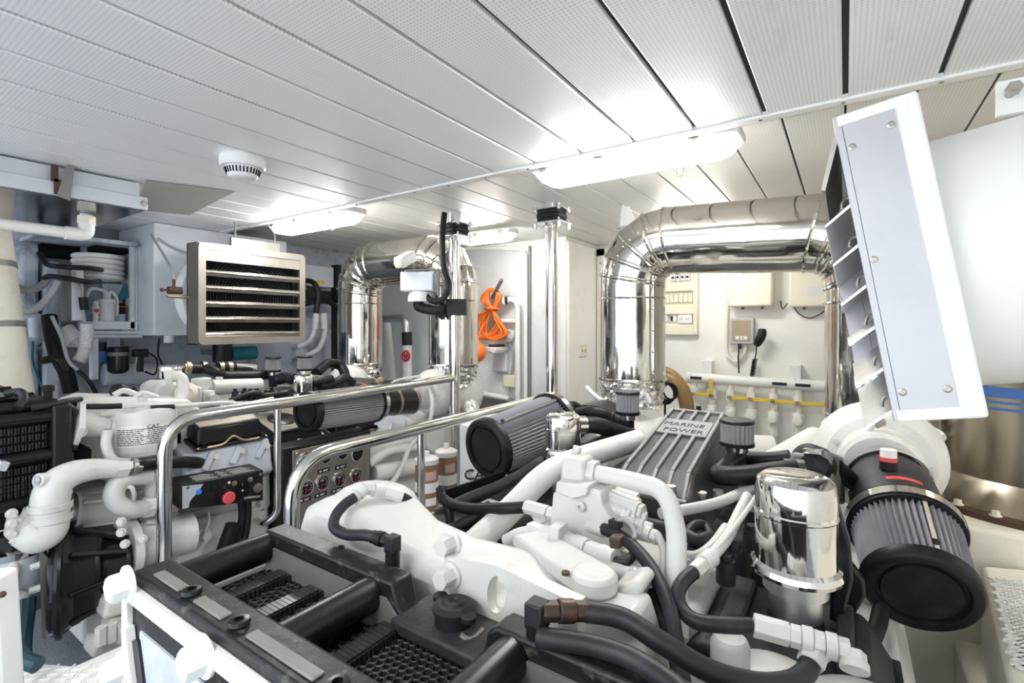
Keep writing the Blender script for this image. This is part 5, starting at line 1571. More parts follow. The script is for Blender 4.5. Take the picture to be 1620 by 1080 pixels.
# ribbed intake cover
T_ = [(1.40, -.530, .135), (1.415, -.485, .12), (1.50, -.440, .108), (2.00, -.335, .104), (2.04, -.345, .104), (2.07, -.42, .13)]
B_ = .035
vs_, fs = [], []
xc = -.478
for (yy, zz, hw) in T_:
    vs_ += [(xc - hw - B_ * 3.0, yy, -.60), (xc - hw - B_ * 1.1, yy, (zz - .56) * .5), (xc - hw, yy, zz), (xc + hw, yy, zz), (xc + hw + B_ * 1.1, yy, (zz - .56) * .5), (xc + hw + B_ * 3.0, yy, -.60)]
for i in range(len(T_) - 1):
    for j in range(5):
        fs.append((i * 6 + j, i * 6 + j + 1, i * 6 + 7 + j, i * 6 + 6 + j))
fs += [(0, 1, 2, 3, 4, 5), tuple(range(len(T_) * 6 - 1, len(T_) * 6 - 7, -1))]
ic = MB()._a(vs_, fs).build('intake_cover', 'cover_grey', E, bevel=.006, angle=30)
def on_top(u, f):      # f: 0 at the front bend, 1 at the rear edge
    return V(xc + u, 1.50 + .50 * f, -.440 + .105 * f)
up = V(0, -.205, .978)
for u in (-.094, -.047, 0, .047, .094):
    full = abs(u) > .09
    spans = ((0, 1),) if full else ((0, .52), (.78, 1))
    for a, b in spans:
        MB().bar(on_top(u, a), on_top(u, b), .013, .018, up=up).build('cover_rib', 'cover_rib', ic, bevel=.003)
    MB().bar((xc + u * 1.08, 1.418, -.492), on_top(u, .01), .013, .016, up=V(0, -.5, .86)).build('cover_rib', 'cover_rib', ic, bevel=.003)
MB().bar((xc - .112, 1.415, -.495), (xc + .112, 1.415, -.495), .014, .016, up=(0, -.4, .9)).build('cover_rib', 'cover_rib', ic, bevel=.003)
MB().bar(on_top(-.10, .99), on_top(.10, .99), .012, .014, up=up).build('cover_rib', 'cover_rib', ic, bevel=.003)
pl = MB().hexa([on_top(-.086, .52), on_top(.086, .52), on_top(.086, .78), on_top(-.086, .78)] + [on_top(u, f) + up * .008 for u, f in ((-.086, .52), (.086, .52), (.086, .78), (-.086, .78))]).build('name_plate', 'cover_rib', ic, bevel=.002)
yv = V(0, .978, .205)
text_part('lettering', 'MARINE', .040, on_top(-.080, .66) + up * .0085, (1, 0, 0), yv, 'print_black', ic)
text_part('lettering', 'POWER', .040, on_top(-.068, .555) + up * .0085, (1, 0, 0), yv, 'print_black', ic)
for px, py in ((1061, 768), (1110, 778), (1136, 775)):
    p = U(px, py, d=1.42)
    MB().cyl(p + V(0, 0, -.05), p + V(0, 0, .0), .015, seg=14).build('cover_stud', 'steel', E)
MB().box((-.76, 1.36, -.72), (-.2, 2.1, -.545)).build('intake_plenum', 'cover_grey', E, bevel=.02)
MB().cyl((xc - .0, 2.02, -.335), (xc - .0, 2.02, -.315), .01, seg=10).build('cover_knob', 'rubber', E)

# turbochargers and manifolds
def turbo(parent, c, r, ay=(0, 1, 0), mt='engine_white'):
    c = V(c)
    b = MB().lathe([(r * .55, -.20), (r * .62, -.19), (r * .64, -.10), (r * .80, -.09), (r * .98, -.04), (r * 1.02, .02), (r * .95, .09), (r * .7, .14), (r * .5, .15), (r * .5, .25)], c, ay, 44).build('turbocharger', mt, parent)
    for k in range(7):
        a = 2 * PI * k / 7
        p = c + V(r * .72 * math.cos(a), -.09, r * .72 * math.sin(a))
        MB().bolt(p + V(0, .004, 0), (0, -1, 0), .011, .012).build('turbo_bolt', mt, b)
    MB().cyl(c + V(0, .20, -.06), c + V(0, .27, .02), .11, .13, seg=28).build('turbine_outlet', mt, b)
    return b
turbo(E, (.095, 2.15, -.46), .19)
pipe(E, 'thin_pipe', PD((1330, 735, 1.7), (1345, 712, 1.66), (1375, 682, 1.62), (1385, 668, 1.6)), .007, 'engine_white2', .04)
nuts(E, U(1383, 670, d=1.6), U(1396, 664, d=1.6), 1, .018, 'steel')
for pa, pb2 in (((1300, 705, 2.0), (1314, 680, 2.0)), ((1445, 700, 1.75), (1470, 690, 1.75))):
    pipe(E, 'oil_pipe', PD(pa, pb2), .032, 'engine_white')
    nuts(E, U(*pb2[:2], d=pb2[2]), U(pb2[0] + 8, pb2[1] - 10, d=pb2[2]), 1, .042)
turbo(E, (-1.0, 2.44, -.57), .13)
MB().cyl((-1.0, 2.1, -.47), (-1.0, 2.32, -.47), .10, seg=28).build('inlet_tube', 'black_gloss', E)
MB().cyl((-.92, 2.0, -.56), (-.80, 2.75, -.58), .085, seg=24).build('exhaust_manifold', 'engine_white', E)
MB().cyl((-.80, 2.55, -.62), (-.30, 2.75, -.62), .075, seg=24).build('exhaust_crossover', 'engine_white', E)
MB().cyl((-.24, 2.15, -.57), (-.09, 2.40, -.49), .075, seg=24).build('exhaust_crossover', 'engine_white', E)
MB().cyl((-.12, 2.0, -.55), (.02, 2.75, -.52), .085, seg=24).build('exhaust_manifold', 'engine_white', E)
MB().box((-.62, 2.1, -.62), (-.35, 2.3, -.40)).build('aftercooler_end', 'plastic_dark', E, bevel=.01)
pipe(E, 'thin_pipe', PD((928, 612, 2.6), (940, 625, 2.55), (965, 642, 2.5)), .012, 'engine_white2')
pipe(E, 'thin_pipe', PD((1010, 632, 2.5), (1022, 622, 2.5), (1030, 640, 2.4)), .012, 'grey_cable', .03)
MB().box((-.3, 1.0, -1.25), (.18, 1.25, -.80)).build('front_foot', 'engine_white', E, bevel=.02)

air_filter('large grey pleated air filter with black end cap beside the silencer drum', (.15, 1.53, -.636), (.132, 1.73, -.554), .113, .125)
CQ, CX = V(.132, 1.73, -.554), V(-.03, .32, .085).normalized()
MB().lathe([(.100, .02), (.112, .022), (.112, .20), (.106, .215), (.106, .34), (.095, .35)], CQ, CX, 40).build('intake_collar', 'cover_grey', E)
MB().lathe([(.113, .225), (.116, .225), (.116, .25), (.113, .25)], CQ, CX, 40, caps=False).build('collar_clamp', 'polished', E)
_x, _y, _z = frame_z(CX)
up_ = (V(0, 0, 1) - CX * CX.z).normalized()
sd_ = CX.cross(up_)
p = CQ + CX * .12 + up_ * .120 - sd_ * .02
ind = MB().cyl(p + V(0, 0, -.012), p + V(0, 0, .012), .022, seg=20).build('restriction_indicator', 'rubber', E)
MB().cyl(p + V(0, 0, .012), p + V(0, 0, .024), .0215, seg=20).build('red_ring', 'red_knob', ind)
MB().cyl(p + V(0, 0, .024), p + V(0, 0, .046), .0205, seg=20).build('clear_cap', 'label_white', ind)
_n = 10
_pts = [CQ + CX * h_ + (up_ * math.cos(w_) + sd_ * math.sin(w_)) * .1128 for h_ in (.058, .074) for w_ in [-.30 + .75 * k / _n for k in range(_n + 1)]]
MB()._a(_pts, [(k, k + 1, _n + 2 + k, _n + 1 + k) for k in range(_n)]).build('red_sticker', 'red_knob', ind)
air_filter('grey pleated air filter with black end cap beside the bright breather can and rail', (-1.15, 1.53, -.476), (-1.08, 1.93, -.43), .112, .125)
# ================================================================ FAR ENGINE: COOLER
x0, x1, y0, y1, zt, zb = -3.42, -2.34, .10, .60, -.285, -.70
t = thing('engine_cooler', 'black finned tube cooler in front of the engine beside the hull', 'cooler', ((x0 + x1) / 2, (y0 + y1) / 2, zb))
MB().box((x0 + .03, y0 + .02, zb), (x1 - .055, y1 - .01, zt - .05)).build('core', 'honeycomb', t)
for xx in (x0 + .1, -3.1, -2.75, -2.45):
    MB().cyl((xx, y0, zt - .01), (xx, y1 - .02, zt - .01), .024, seg=24).build('tie_tube', 'black_gloss', t)
for zz in (-.325, -.462, -.615):
    MB().cyl((x1 - .03, y0, zz), (x1 - .03, y1 - .02, zz), .022, seg=24).build('tie_tube', 'black_gloss', t)
MB().box((x0, y1 - .055, zb), (x1, y1, zt)).build('back_plate', 'black_paint', t, bevel=.008)
MB().box((x0, y0, zb), (x1, y0 + .05, zt)).build('front_plate', 'black_paint', t, bevel=.008)
MB().box((x0 + .2, y0 - .02, zt + .012), (-2.5, y1 - .12, zt + .03)).build('top_cover', 'black_gloss', t, bevel=.006)
for zz in (-.365, -.395, -.425, -.505, -.535, -.56, -.585):
    m = MB()
    for k in range(44):
        yy = y0 + .055 + k * .0088
        m.box((x1 - .058, yy, zz - .011), (x1 - .035 - .006 * (k % 2), yy + .005, zz + .011))
    m.build('fin_row', 'comb', t, kind='stuff')
MB().bar(U(-6, 735, x=x1 + .02), U(11, 737, x=x1 + .02), .05, .03).build('lifting_tab', 'galv', t, bevel=.004)
for py in (652, 708):
    MB().bolt(U(114, py, x=x1 - .02), (0, 1, 0), .010, .012).build('bolt', 'black_gloss', t)
MB().lathe([(.014, 0), (.014, .04), (.02, .042), (.02, .06), (.012, .065)], U(76, 636, x=-2.5), seg=14).build('vent_fitting', 'rubber', t)
line(t, 'hose', [U(28, 645, x=-2.4), U(38, 632, x=-2.42), U(32, 620, x=-2.45), U(12, 622, x=-2.5)], .014, 'rubber_grey')
line(t, 'hose', [U(50, 646, x=-2.36), U(80, 640, x=-2.36), U(105, 634, x=-2.37), U(128, 631, x=-2.4)], .010, 'rubber_grey')

# ================================================================ FAR ENGINE
E2 = thing('marine_engine', 'white marine diesel engine behind the gauge panel with black valve covers', 'engine', ORG['marine_engine'] + V(-2.42, 0, 0))
MB().box((-3.35, .66, -1.25), (-2.46, 2.85, -.66)).build('block', 'engine_white2', E2, bevel=.015)
MB().box((-2.47, .95, -1.22), (-2.43, 2.2, -.84)).build('side_cover', 'engine_white2', E2, bevel=.012)
MB().box((-2.45, .98, -.93), (-2.42, 1.38, -.90)).build('side_rib', 'engine_white2', E2, bevel=.006)
MB().prism([(-2.36, -.72), (-2.40, -.57), (-2.70, -.46), (-2.9, -.55), (-2.9, -.80), (-2.46, -.80)], (0, .98, 0), (1, 0, 0), (0, 0, 1), -.40).build('cylinder_head', 'engine_cool', E2, bevel=.012)
MB().prism([(-2.445, -.78), (-2.475, -.675), (-2.76, -.57), (-2.95, -.60), (-2.95, -.84), (-2.50, -.84)], (0, 1.385, 0), (1, 0, 0), (0, 0, 1), -1.1).build('cylinder_head', 'engine_cool', E2, bevel=.012)
MB().prism([(-3.42, -.72), (-3.38, -.52), (-3.15, -.42), (-2.9, -.55), (-2.9, -.80)], (0, .98, 0), (1, 0, 0), (0, 0, 1), -1.5).build('cylinder_head', 'engine_white2', E2, bevel=.012)
for k in range(7):      # ribs and bolts on the head flank
    yy = 1.06 + k * .12 if k < 3 else 1.97 + (k - 3) * .12
    sx, sz = (0, 0) if k < 3 else (-.078, -.07)
    MB().bar((-2.372 + sx, yy, -.645 + sz), (-2.395 + sx, yy + .05, -.575 + sz), .03, .02, up=(1, 0, .2)).build('head_rib', 'engine_cool', E2, bevel=.005)
    MB().bolt((-2.395 + sx, yy + .055, -.60 + sz), (1, 0, .25), .016, .018).build('bolt', 'engine_white', E2)
MB().box((-3.1, .75, -.66), (-2.5, 1.05, -.42)).build('front_housing', 'engine_white', E2, bevel=.03, segs=3)
pxprism([(115, 640), (150, 628), (300, 632), (335, 660), (320, 700), (240, 730), (150, 735), (112, 735)], .25, x=-2.50).build('gear_housing', 'engine_white', E2, bevel=.02)
# valve covers
def cover2(ya, yb, emboss, dz=0, dx=0):
    b = [V(-2.395, ya, -.545), V(-2.395, yb, -.545), V(-2.69, yb, -.46), V(-2.69, ya, -.46)][::-1]
    dd = V(dx, 0, dz)
    b = [p + dd for p in b]
    tp = [V(-2.41, ya + .012, -.462), V(-2.41, yb - .012, -.462), V(-2.67, yb - .012, -.385), V(-2.67, ya + .012, -.385)][::-1]
    tp = [p + dd for p in tp]
    o = MB().hexa(b + tp).build('valve_cover', 'black_gloss', E2, bevel=.014, segs=3)
    MB().hexa([p + V((p.x + 2.54 - dx) * .06, (p.y - (ya + yb) / 2) * .06, -.016) for p in b] + [p + V((p.x + 2.54 - dx) * .06, (p.y - (ya + yb) / 2) * .06, 0) for p in b]).build('cover_flange', 'black_gloss', o, bevel=.004)
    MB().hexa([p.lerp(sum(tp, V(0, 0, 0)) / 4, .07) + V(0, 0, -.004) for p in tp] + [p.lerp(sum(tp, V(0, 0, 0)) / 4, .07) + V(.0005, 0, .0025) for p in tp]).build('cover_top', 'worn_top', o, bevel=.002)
    MB().tube(spline([V(-2.385 + dx, ya - .005, -.548 + dz), V(-2.385 + dx, ya + .10, -.548 + dz), V(-2.39 + dx, (ya + yb) / 2, -.52 + dz), V(-2.385 + dx, yb - .10, -.548 + dz), V(-2.385 + dx, yb + .005, -.548 + dz)], 8), .006, 8).build('cover_bead', 'brass', o)
    cc = V(-2.54, (ya + yb) / 2 - .01, -.424) + dd
    nrm = V(.284, 0, .959)
    MB().lathe([(.075, -.004), (.078, 0), (.078, .006), (.070, .010), (.001, .010)], cc, nrm, 32).build('oil_cap', 'black_gloss', o)
    if emboss:
        text_part('lettering', 'CATERPILLAR', .024, V(-2.455, yb - .135, -.448), V(0, 1, 0), V(-.959, 0, .284), 'print_black', o)
    for yy in (ya + .02, yb - .02):
        MB().bolt((-2.375 + dx, yy, -.545 + dz), (0, 0, 1), .011, .016).build('cover_bolt', 'black_gloss', o)
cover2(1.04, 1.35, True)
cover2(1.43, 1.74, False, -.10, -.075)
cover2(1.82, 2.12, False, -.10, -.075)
# front left fuel filter canister with label
c = U(225, 714, x=-2.45)
f2 = MB().lathe([(.06, -.05), (.085, -.012), (.118, 0), (.122, .006), (.122, .165), (.116, .18), (.095, .188), (.06, .194), (.018, .196), (.018, .225), (.001, .225)], c, seg=44).build('fuel_filter', 'engine_white', E2, angle=28)
MB().lathe([(.1235, .012), (.1235, .02)], c, seg=44, caps=False).build('filter_bead', 'engine_white2', f2)
ang = math.atan2(-c.y, -c.x)
n = 16
lab = []
for zz in (.045, .130):
    for k in range(n + 1):
        a = ang - .78 + 1.56 * k / n
        lab.append(c + V(.1232 * math.cos(a), .1232 * math.sin(a), zz))
MB()._a(lab, [(k, k + 1, n + 2 + k, n + 1 + k) for k in range(n)]).build('label_wrap', 'label_white', f2)
m = MB()
rnd = random.Random(3)
for r_ in range(9):
    zz = .052 + r_ * .0075
    a = ang - .70
    while a < ang + .68:
        w_ = rnd.uniform(.03, .14)
        if not (-.02 < a - ang < .06):
            for q in range(2):
                a0, a1 = a + w_ * q / 2, a + w_ * (q + 1) / 2
                m._a([c + V(.1236 * math.cos(a0), .1236 * math.sin(a0), zz), c + V(.1236 * math.cos(a1), .1236 * math.sin(a1), zz), c + V(.1236 * math.cos(a1), .1236 * math.sin(a1), zz + .0032), c + V(.1236 * math.cos(a0), .1236 * math.sin(a0), zz + .0032)], [(0, 1, 2, 3)])
        a += w_ + .02
m.build('fine_print', 'print_black', f2, kind='stuff')
dirc = V(math.cos(ang + .12), math.sin(ang + .12), 0)
text_part('lettering', 'CAT', .022, c + dirc * .1242 + V(0, 0, .115), V(-dirc.y, dirc.x, 0), (0, 0, 1), 'print_black', f2)
nuts(E2, U(112, 672, x=-2.42), U(122, 672, x=-2.42), 1, .10)
MB().cyl(U(120, 672, x=-2.44), U(160, 674, x=-2.44), .05, .045, seg=24).build('inlet_neck', 'engine_white', E2)
nuts(E2, U(157, 674, x=-2.44), U(182, 676, x=-2.44), 2, .042)
MB().bolt(U(127, 683, x=-2.385), (1, 0, 0), .016, .012).build('bolt', 'engine_white', E2)
pxprism([(122, 712), (130, 702), (145, 710), (144, 728), (124, 730)], .04, x=-2.44).build('dark_port', 'dark_void', E2)
line(E2, 'thin_pipe', [U(170, 682, x=-2.36), U(168, 705, x=-2.34), U(180, 728, x=-2.33), U(205, 732, x=-2.33)], .017, 'engine_white')
# S-shaped raw-water pipe
P = spline([U(183, 741, x=-2.28), U(150, 742, x=-2.28), U(118, 748, x=-2.28), U(92, 762, x=-2.28), U(81, 785, x=-2.28), U(79, 815, x=-2.28), U(76, 838, x=-2.28), U(60, 848, x=-2.28), U(42, 836, x=-2.3)], 6)
n = len(P)
MB().tube(P, .05, 24, radii=[.032 + .022 * min(1, i / (n * .45)) for i in range(n)]).build('water_pipe', 'engine_white', E2, angle=60)
for py, d1 in ((800, 1), (818, 1)):
    a = U(80, py, x=-2.28)
    MB().lathe([(.057, -.012), (.060, -.01), (.060, .01), (.057, .012)], a, V(.0, .03, 1), 28, caps=False).build('hose_band', 'engine_white2', E2)
nuts(E2, U(183, 741, x=-2.28), U(203, 740, x=-2.28), 1, .034)
MB().cyl(U(60, 760, x=-2.26), U(84, 757, x=-2.28), .024, seg=16).build('pipe_stub', 'engine_white', E2)
nuts(E2, U(55, 761, x=-2.26), U(61, 760, x=-2.26), 1, .017, 'galv')
MB().bar(U(14, 834, x=-2.32), U(28, 832, x=-2.32), .12, .085).build('pipe_flange', 'engine_white2', E2, bevel=.01)
for py in (812, 828, 843):
    MB().bolt(U(18, py, x=-2.262), (1, 0, 0), .012, .014).build('bolt', 'engine_white', E2)
MB().cyl(U(28, 832, x=-2.32), U(48, 832, x=-2.31), .062, .055, seg=24).build('pipe_neck', 'engine_white2', E2)
line(E2, 'hose', [U(203, 738, x=-2.28), U(235, 734, x=-2.28), U(272, 731, x=-2.31), U(300, 731, x=-2.36), U(322, 733, x=-2.42)], .025, 'rubber')
nuts(E2, U(200, 739, x=-2.28), U(223, 737, x=-2.28), 3, .030, 'steel')
# raw-water heat exchanger tube and elbows
a, b = U(113, 811, x=-2.44), U(275, 792, x=-2.44)
MB().cyl(a, b, .062, seg=28).build('heat_exchanger', 'engine_white2', E2)
MB().cyl(a, a.lerp(b, .03), .075, seg=28).build('end_flange', 'engine_white', E2)
for zz in (-.045, .0, .045):
    MB().bar(a + V(.055, .02, zz), b + V(.055, 0, zz), .012, .01).build('side_rib', 'engine_white2', E2)
pipe(E2, 'water_elbow', [U(236, 752, x=-2.32), U(188, 756, x=-2.30), U(176, 790, x=-2.30), U(202, 808, x=-2.30), U(242, 800, x=-2.32)], .034, 'engine_white', .06, 22)
nuts(E2, U(225, 803, x=-2.32), U(243, 800, x=-2.32), 1, .042)
MB().cyl(U(240, 748, x=-2.36), U(240, 800, x=-2.36), .03, seg=18).build('down_pipe', 'engine_white2', E2)
MB().cyl(U(238, 818, x=-2.36), U(243, 850, x=-2.36), .035, seg=18).build('down_pipe', 'engine_white2', E2)
line(E2, 'thin_pipe', [U(195, 772, x=-2.3), U(207, 770, x=-2.28), U(212, 780, x=-2.28), U(212, 790, x=-2.3)], .008, 'engine_white2')
# black vibration damper guard
c0, c1 = U(98, 915, x=-2.36), U(206, 890, x=-2.30)
ax = (c1 - c0).normalized()
L_ = (c1 - c0).length
g = MB().lathe([(.12, -.03), (.185, -.03), (.19, 0), (.18, .02), (.16, .04), (.145, L_ * .55), (.10, L_ * .6), (.095, L_), (.04, L_ * 1.02)], c0, ax, 10).build('damper_guard', 'black_gloss', E2, bevel=.012, angle=20)
x_, y_, z_ = frame_z(ax)
for k in range(8):
    a = 2 * PI * k / 8
    u = x_ * math.cos(a) + y_ * math.sin(a)
    MB().bar(c0 + ax * .03 + u * .17, c0 + ax * L_ * .95 + u * .098, .018, .02, up=u).build('guard_rib', 'black_gloss', g, bevel=.004)
MB().torus(c0 + ax * L_ * .55 + V(.02, 0, 0), V(1, .2, 0), .07, .012, 30, 8).build('guard_ring', 'black_gloss', g)
MB().torus(c0, ax, .19, .012, 44, 8).build('guard_rim', 'black_gloss', g)
MB().hexa([U(66, 1008, x=-2.25), U(72, 1012, x=-2.25), U(72, 1012, x=-2.29), U(66, 1008, x=-2.29), U(62, 868, x=-2.25), U(76, 882, x=-2.25), U(76, 882, x=-2.29), U(62, 868, x=-2.29)]).build('guard_bracket', 'steel', E2)
MB().hexa([U(70, 1010, x=-2.26), U(128, 985, x=-2.26), U(128, 985, x=-2.44), U(70, 1010, x=-2.44), U(70, 1006, x=-2.26), U(128, 981, x=-2.26), U(128, 981, x=-2.44), U(70, 1006, x=-2.44)]).build('guard_bracket', 'engine_cool', E2)
for px, py in ((62, 890), (60, 927)):
    MB().bolt(U(px + 10, py, x=-2.27), (0, -1, 0), .012, .03).build('bolt', 'engine_white', E2)
# starter and lower side
MB().cyl(U(205, 865, x=-2.34), U(300, 842, x=-2.34), .085, seg=28).build('starter_motor', 'engine_white', E2)
MB().cyl(U(198, 868, x=-2.34), U(212, 864, x=-2.34), .11, seg=24).build('starter_flange', 'engine_white', E2)
for px, py in ((226, 852), (192, 825), (192, 842), (198, 860)):
    MB().bolt(U(px, py, x=-2.24), (.8, -.5, .2), .012, .014).build('bolt', 'engine_white', E2)
pxprism([(186, 815), (200, 815), (228, 830), (228, 845), (200, 845), (186, 838)], .05, x=-2.34).build('starter_bracket', 'engine_white2', E2, bevel=.006)
MB().bar(U(235, 826, x=-2.30), U(296, 824, x=-2.36), .02, .012).build('support_strap', 'engine_white', E2)
pxprism([(255, 830), (300, 822), (425, 800), (425, 870), (300, 905), (255, 905)], .06, x=-2.40).build('oil_pan_rail', 'engine_white', E2, bevel=.01)
MB().bolt(U(322, 845, x=-2.38), (1, 0, 0), .022, .03).build('drain_plug', 'engine_white2', E2)
line(E2, 'thin_pipe', [U(330, 808, x=-2.36), U(331, 825, x=-2.36), U(324, 840, x=-2.36)], .005, 'engine_white2')
for a, b, w_ in (((158, 960), (200, 950), .10), ((165, 985), (205, 978), .08), ((140, 1020), (200, 1005), .10)):
    MB().bar(U(*a, x=-2.2), U(*b, x=-2.2), w_, .06).build('engine_foot', 'engine_white', E2, bevel=.012)
for px, py in ((160, 1005), (176, 1000), (192, 1000)):
    p = U(px, py, x=-2.12)
    MB().cyl(p + V(0, 0, -.03), p + V(0, 0, .03), .018, seg=6).build('foot_bolt', 'engine_white', E2)
# block side right of the control box
pxprism([(408, 735), (426, 704), (428, 800), (412, 812)], .06, x=-2.40).build('side_bracket', 'engine_white', E2, bevel=.006)
pxprism([(580, 705), (660, 690), (720, 700), (720, 800), (640, 815), (585, 790)], .12, x=-2.40).build('flywheel_housing', 'engine_white', E2, bevel=.02)
pipe(E2, 'oil_pipe', [U(582, 735, x=-2.34), U(612, 712, x=-2.34), U(665, 706, x=-2.34)], .028, 'engine_white', .08)
pipe(E2, 'oil_pipe', [U(600, 790, x=-2.30), U(632, 748, x=-2.30), U(650, 700, x=-2.32), U(668, 690, x=-2.34)], .016, 'engine_white', .08)
MB().cyl(U(588, 750, x=-2.38), U(700, 728, x=-2.38), .055, seg=22).build('oil_cooler', 'engine_white', E2)
pxprism([(672, 680), (690, 670), (725, 676), (725, 715), (690, 720), (672, 705)], .15, x=-2.31).build('rear_housing', 'engine_white', E2, bevel=.015)
nuts(E2, U(610, 792, x=-2.28), U(640, 775, x=-2.28), 3, .025)
# turbo, intake collar and rear parts
tb = turbo(E2, (-2.44, 2.62, -.475), .165)
MB().cyl(U(594, 636, x=-2.36), U(650, 634, x=-2.40), .085, seg=36).build('intake_hose', 'black_gloss', E2)
MB().lathe([(.086, 0), (.089, 0), (.089, .02), (.086, .02)], U(620, 635, x=-2.38), (0, 1, 0), 36, caps=False).build('hose_clamp', 'brass', E2)
MB().lathe([(.086, 0), (.089, 0), (.089, .015), (.086, .015)], U(648, 634, x=-2.40), (0, 1, 0), 36, caps=False).build('hose_clamp', 'steel', E2)
line(E2, 'thin_pipe', [U(600, 624, x=-2.5), U(625, 603, x=-2.5), U(655, 596, x=-2.5), U(680, 590, x=-2.5)], .008, 'engine_white2')
line(E2, 'thin_pipe', [U(680, 612, x=-2.3), U(684, 640, x=-2.27), U(678, 680, x=-2.28), U(676, 700, x=-2.3)], .014, 'engine_white')
MB().ball((-2.36, 2.85, -.50), .16, 24, 14, (.9, 1, 1.2)).build('exhaust_elbow', 'engine_white2', E2)
line(E2, 'foil_pipe', [(-2.42, 2.80, -.40), (-2.34, 2.82, -.5), (-2.26, 2.80, -.62), (-2.24, 2.76, -.72)], .075, 'foil')
MB().box((-3.16, 2.2, -.60), (-2.66, 2.52, -.40)).build('aftercooler', 'plastic_dark', E2, bevel=.02)
MB().ball((-3.30, 2.55, -.43), .15, 20, 12, (1, 1, .8)).build('turbocharger', 'engine_white', E2)
line(E2, 'breather_hose', [U(500, 590, x=-3.0), U(520, 575, x=-3.1), U(540, 580, x=-3.1), U(548, 600, x=-3.0)], .035, 'rubber')
line(E2, 'breather_hose', [U(505, 612, x=-2.7), U(530, 606, x=-2.7), U(545, 598, x=-2.7), U(558, 606, x=-2.7)], .03, 'rubber')
nuts(E2, U(595, 606, x=-2.55), U(604, 600, x=-2.55), 2, .018, 'brass')
MB().bar(U(573, 607, x=-2.5), U(592, 610, x=-2.5), .02, .008).build('orange_tag', 'orange', E2)
# top: intake cover like the near engine's, breathers and cans
for ch in E.children:
    if ch.name.startswith('intake_cover') or ch.name.startswith('intake_plenum'):
        copy_tree(ch, E2)
breather(E2, U(432, 588, x=-3.0), .045, .095, .14)
breather(E2, U(482, 586, x=-2.75), .045, .09, .06)
can2 = canister(E2, U(480, 627, x=-2.75), .062, .135, .07)
line(E2, 'breather_hose', [U(440, 600, x=-2.9), U(452, 597, x=-2.85), U(466, 600, x=-2.78)], .035, 'rubber')
line(E2, 'breather_hose', [U(494, 605, x=-2.72), U(510, 603, x=-2.7), U(525, 600, x=-2.7)], .03, 'rubber')
canister(E2, U(272, 604, x=-3.2), .068, .10, .08)
for pts, r_, mt in (([U(290, 582, x=-3.2), U(300, 582, x=-3.2)], .036, 'polished'), ([U(298, 582, x=-3.2), U(326, 583, x=-3.2)], .033, 'rubber'), ([U(345, 579, x=-3.2), U(372, 581, x=-3.2)], .034, 'rubber'), ([U(370, 581, x=-3.2), U(402, 583, x=-3.2)], .038, 'chrome')):
    MB().tube(pts, r_, 20).build('breather_pipe', mt, E2)
for px in (296, 322, 348, 362):
    MB().lathe([(.037, -.012), (.039, -.012), (.039, .012), (.037, .012)], U(px, 581, x=-3.2), (0, 1, 0), 24, caps=False).build('hose_clamp', 'brass', E2)
line(E2, 'breather_hose', [U(326, 582, x=-3.15), U(340, 588, x=-3.1), U(355, 594, x=-3.1), U(385, 594, x=-3.08), U(425, 593, x=-3.05)], .03, 'rubber')
MB().cyl(U(335, 611, x=-2.95), U(412, 608, x=-2.95), .038, seg=22).build('coolant_log', 'engine_white', E2)
MB().cyl(U(346, 609, x=-2.95), U(347, 596, x=-2.95), .018, seg=14).build('log_stub', 'engine_white', E2)
pxprism([(312, 600), (335, 597), (336, 612), (325, 618), (312, 614)], .08, x=-2.85).build('sensor_block', 'engine_white2', E2, bevel=.006)
pxprism([(322, 618), (340, 617), (342, 636), (322, 636)], .06, x=-2.80).build('valve_block', 'engine_white2', E2, bevel=.006)
MB().cyl(U(334, 628, x=-2.80), U(340, 630, x=-2.74), .022, seg=16).build('block_plug', 'engine_white', E2)
pxprism([(246, 612), (262, 604), (300, 606), (322, 612), (320, 640), (280, 645), (246, 640)], .2, x=-2.78).build('pump_body', 'engine_white2', E2, bevel=.015)
MB().lathe([(.05, 0), (.05, .04), (.03, .06)], U(295, 620, x=-2.78), (.9, -.4, 0), 20).build('pump_cover', 'cream_paint', E2)
pipe(E2, 'coolant_pipe', [U(262, 597, x=-2.70), U(288, 594, x=-2.68), U(291, 622, x=-2.66), U(262, 668, x=-2.56), U(258, 690, x=-2.52)], .026, 'engine_white', .05, 20)
nuts(E2, U(260, 598, x=-2.70), U(272, 596, x=-2.69), 1, .042)
for pts, r_, mt in (([U(160, 655, x=-2.42), U(195, 653, x=-2.4), U(230, 644, x=-2.38), U(280, 642, x=-2.38), U(350, 637, x=-2.4), U(390, 638, x=-2.42), U(432, 630, x=-2.45)], .009, 'engine_white'),
                    ([U(115, 634, x=-2.42), U(130, 642, x=-2.4), U(160, 643, x=-2.38), U(192, 642, x=-2.38)], .011, 'rubber'),
                    ([U(192, 642, x=-2.38), U(230, 640, x=-2.38), U(272, 642, x=-2.38)], .012, 'engine_white'),
                    ([U(238, 645, x=-2.37), U(275, 643, x=-2.37)], .011, 'rubber'),
                    ([U(180, 625, x=-2.6), U(195, 618, x=-2.6), U(210, 622, x=-2.6), U(225, 628, x=-2.6), U(258, 640, x=-2.6)], .013, 'engine_white'),
                    ([U(210, 622, x=-2.62), U(190, 612, x=-2.62), U(178, 618, x=-2.62), U(190, 626, x=-2.62), U(215, 616, x=-2.62)], .014, 'rubber'),
                    ([U(205, 645, x=-2.55), U(222, 622, x=-2.55), U(250, 628, x=-2.55)], .010, 'engine_white'),
                    ([U(365, 634, x=-2.7), U(400, 622, x=-2.7), U(420, 626, x=-2.7), U(455, 622, x=-2.65)], .018, 'rubber')):
    line(E2, 'fuel_pipe' if mt != 'rubber' else 'hose', pts, r_, mt)
rnd = random.Random(11)
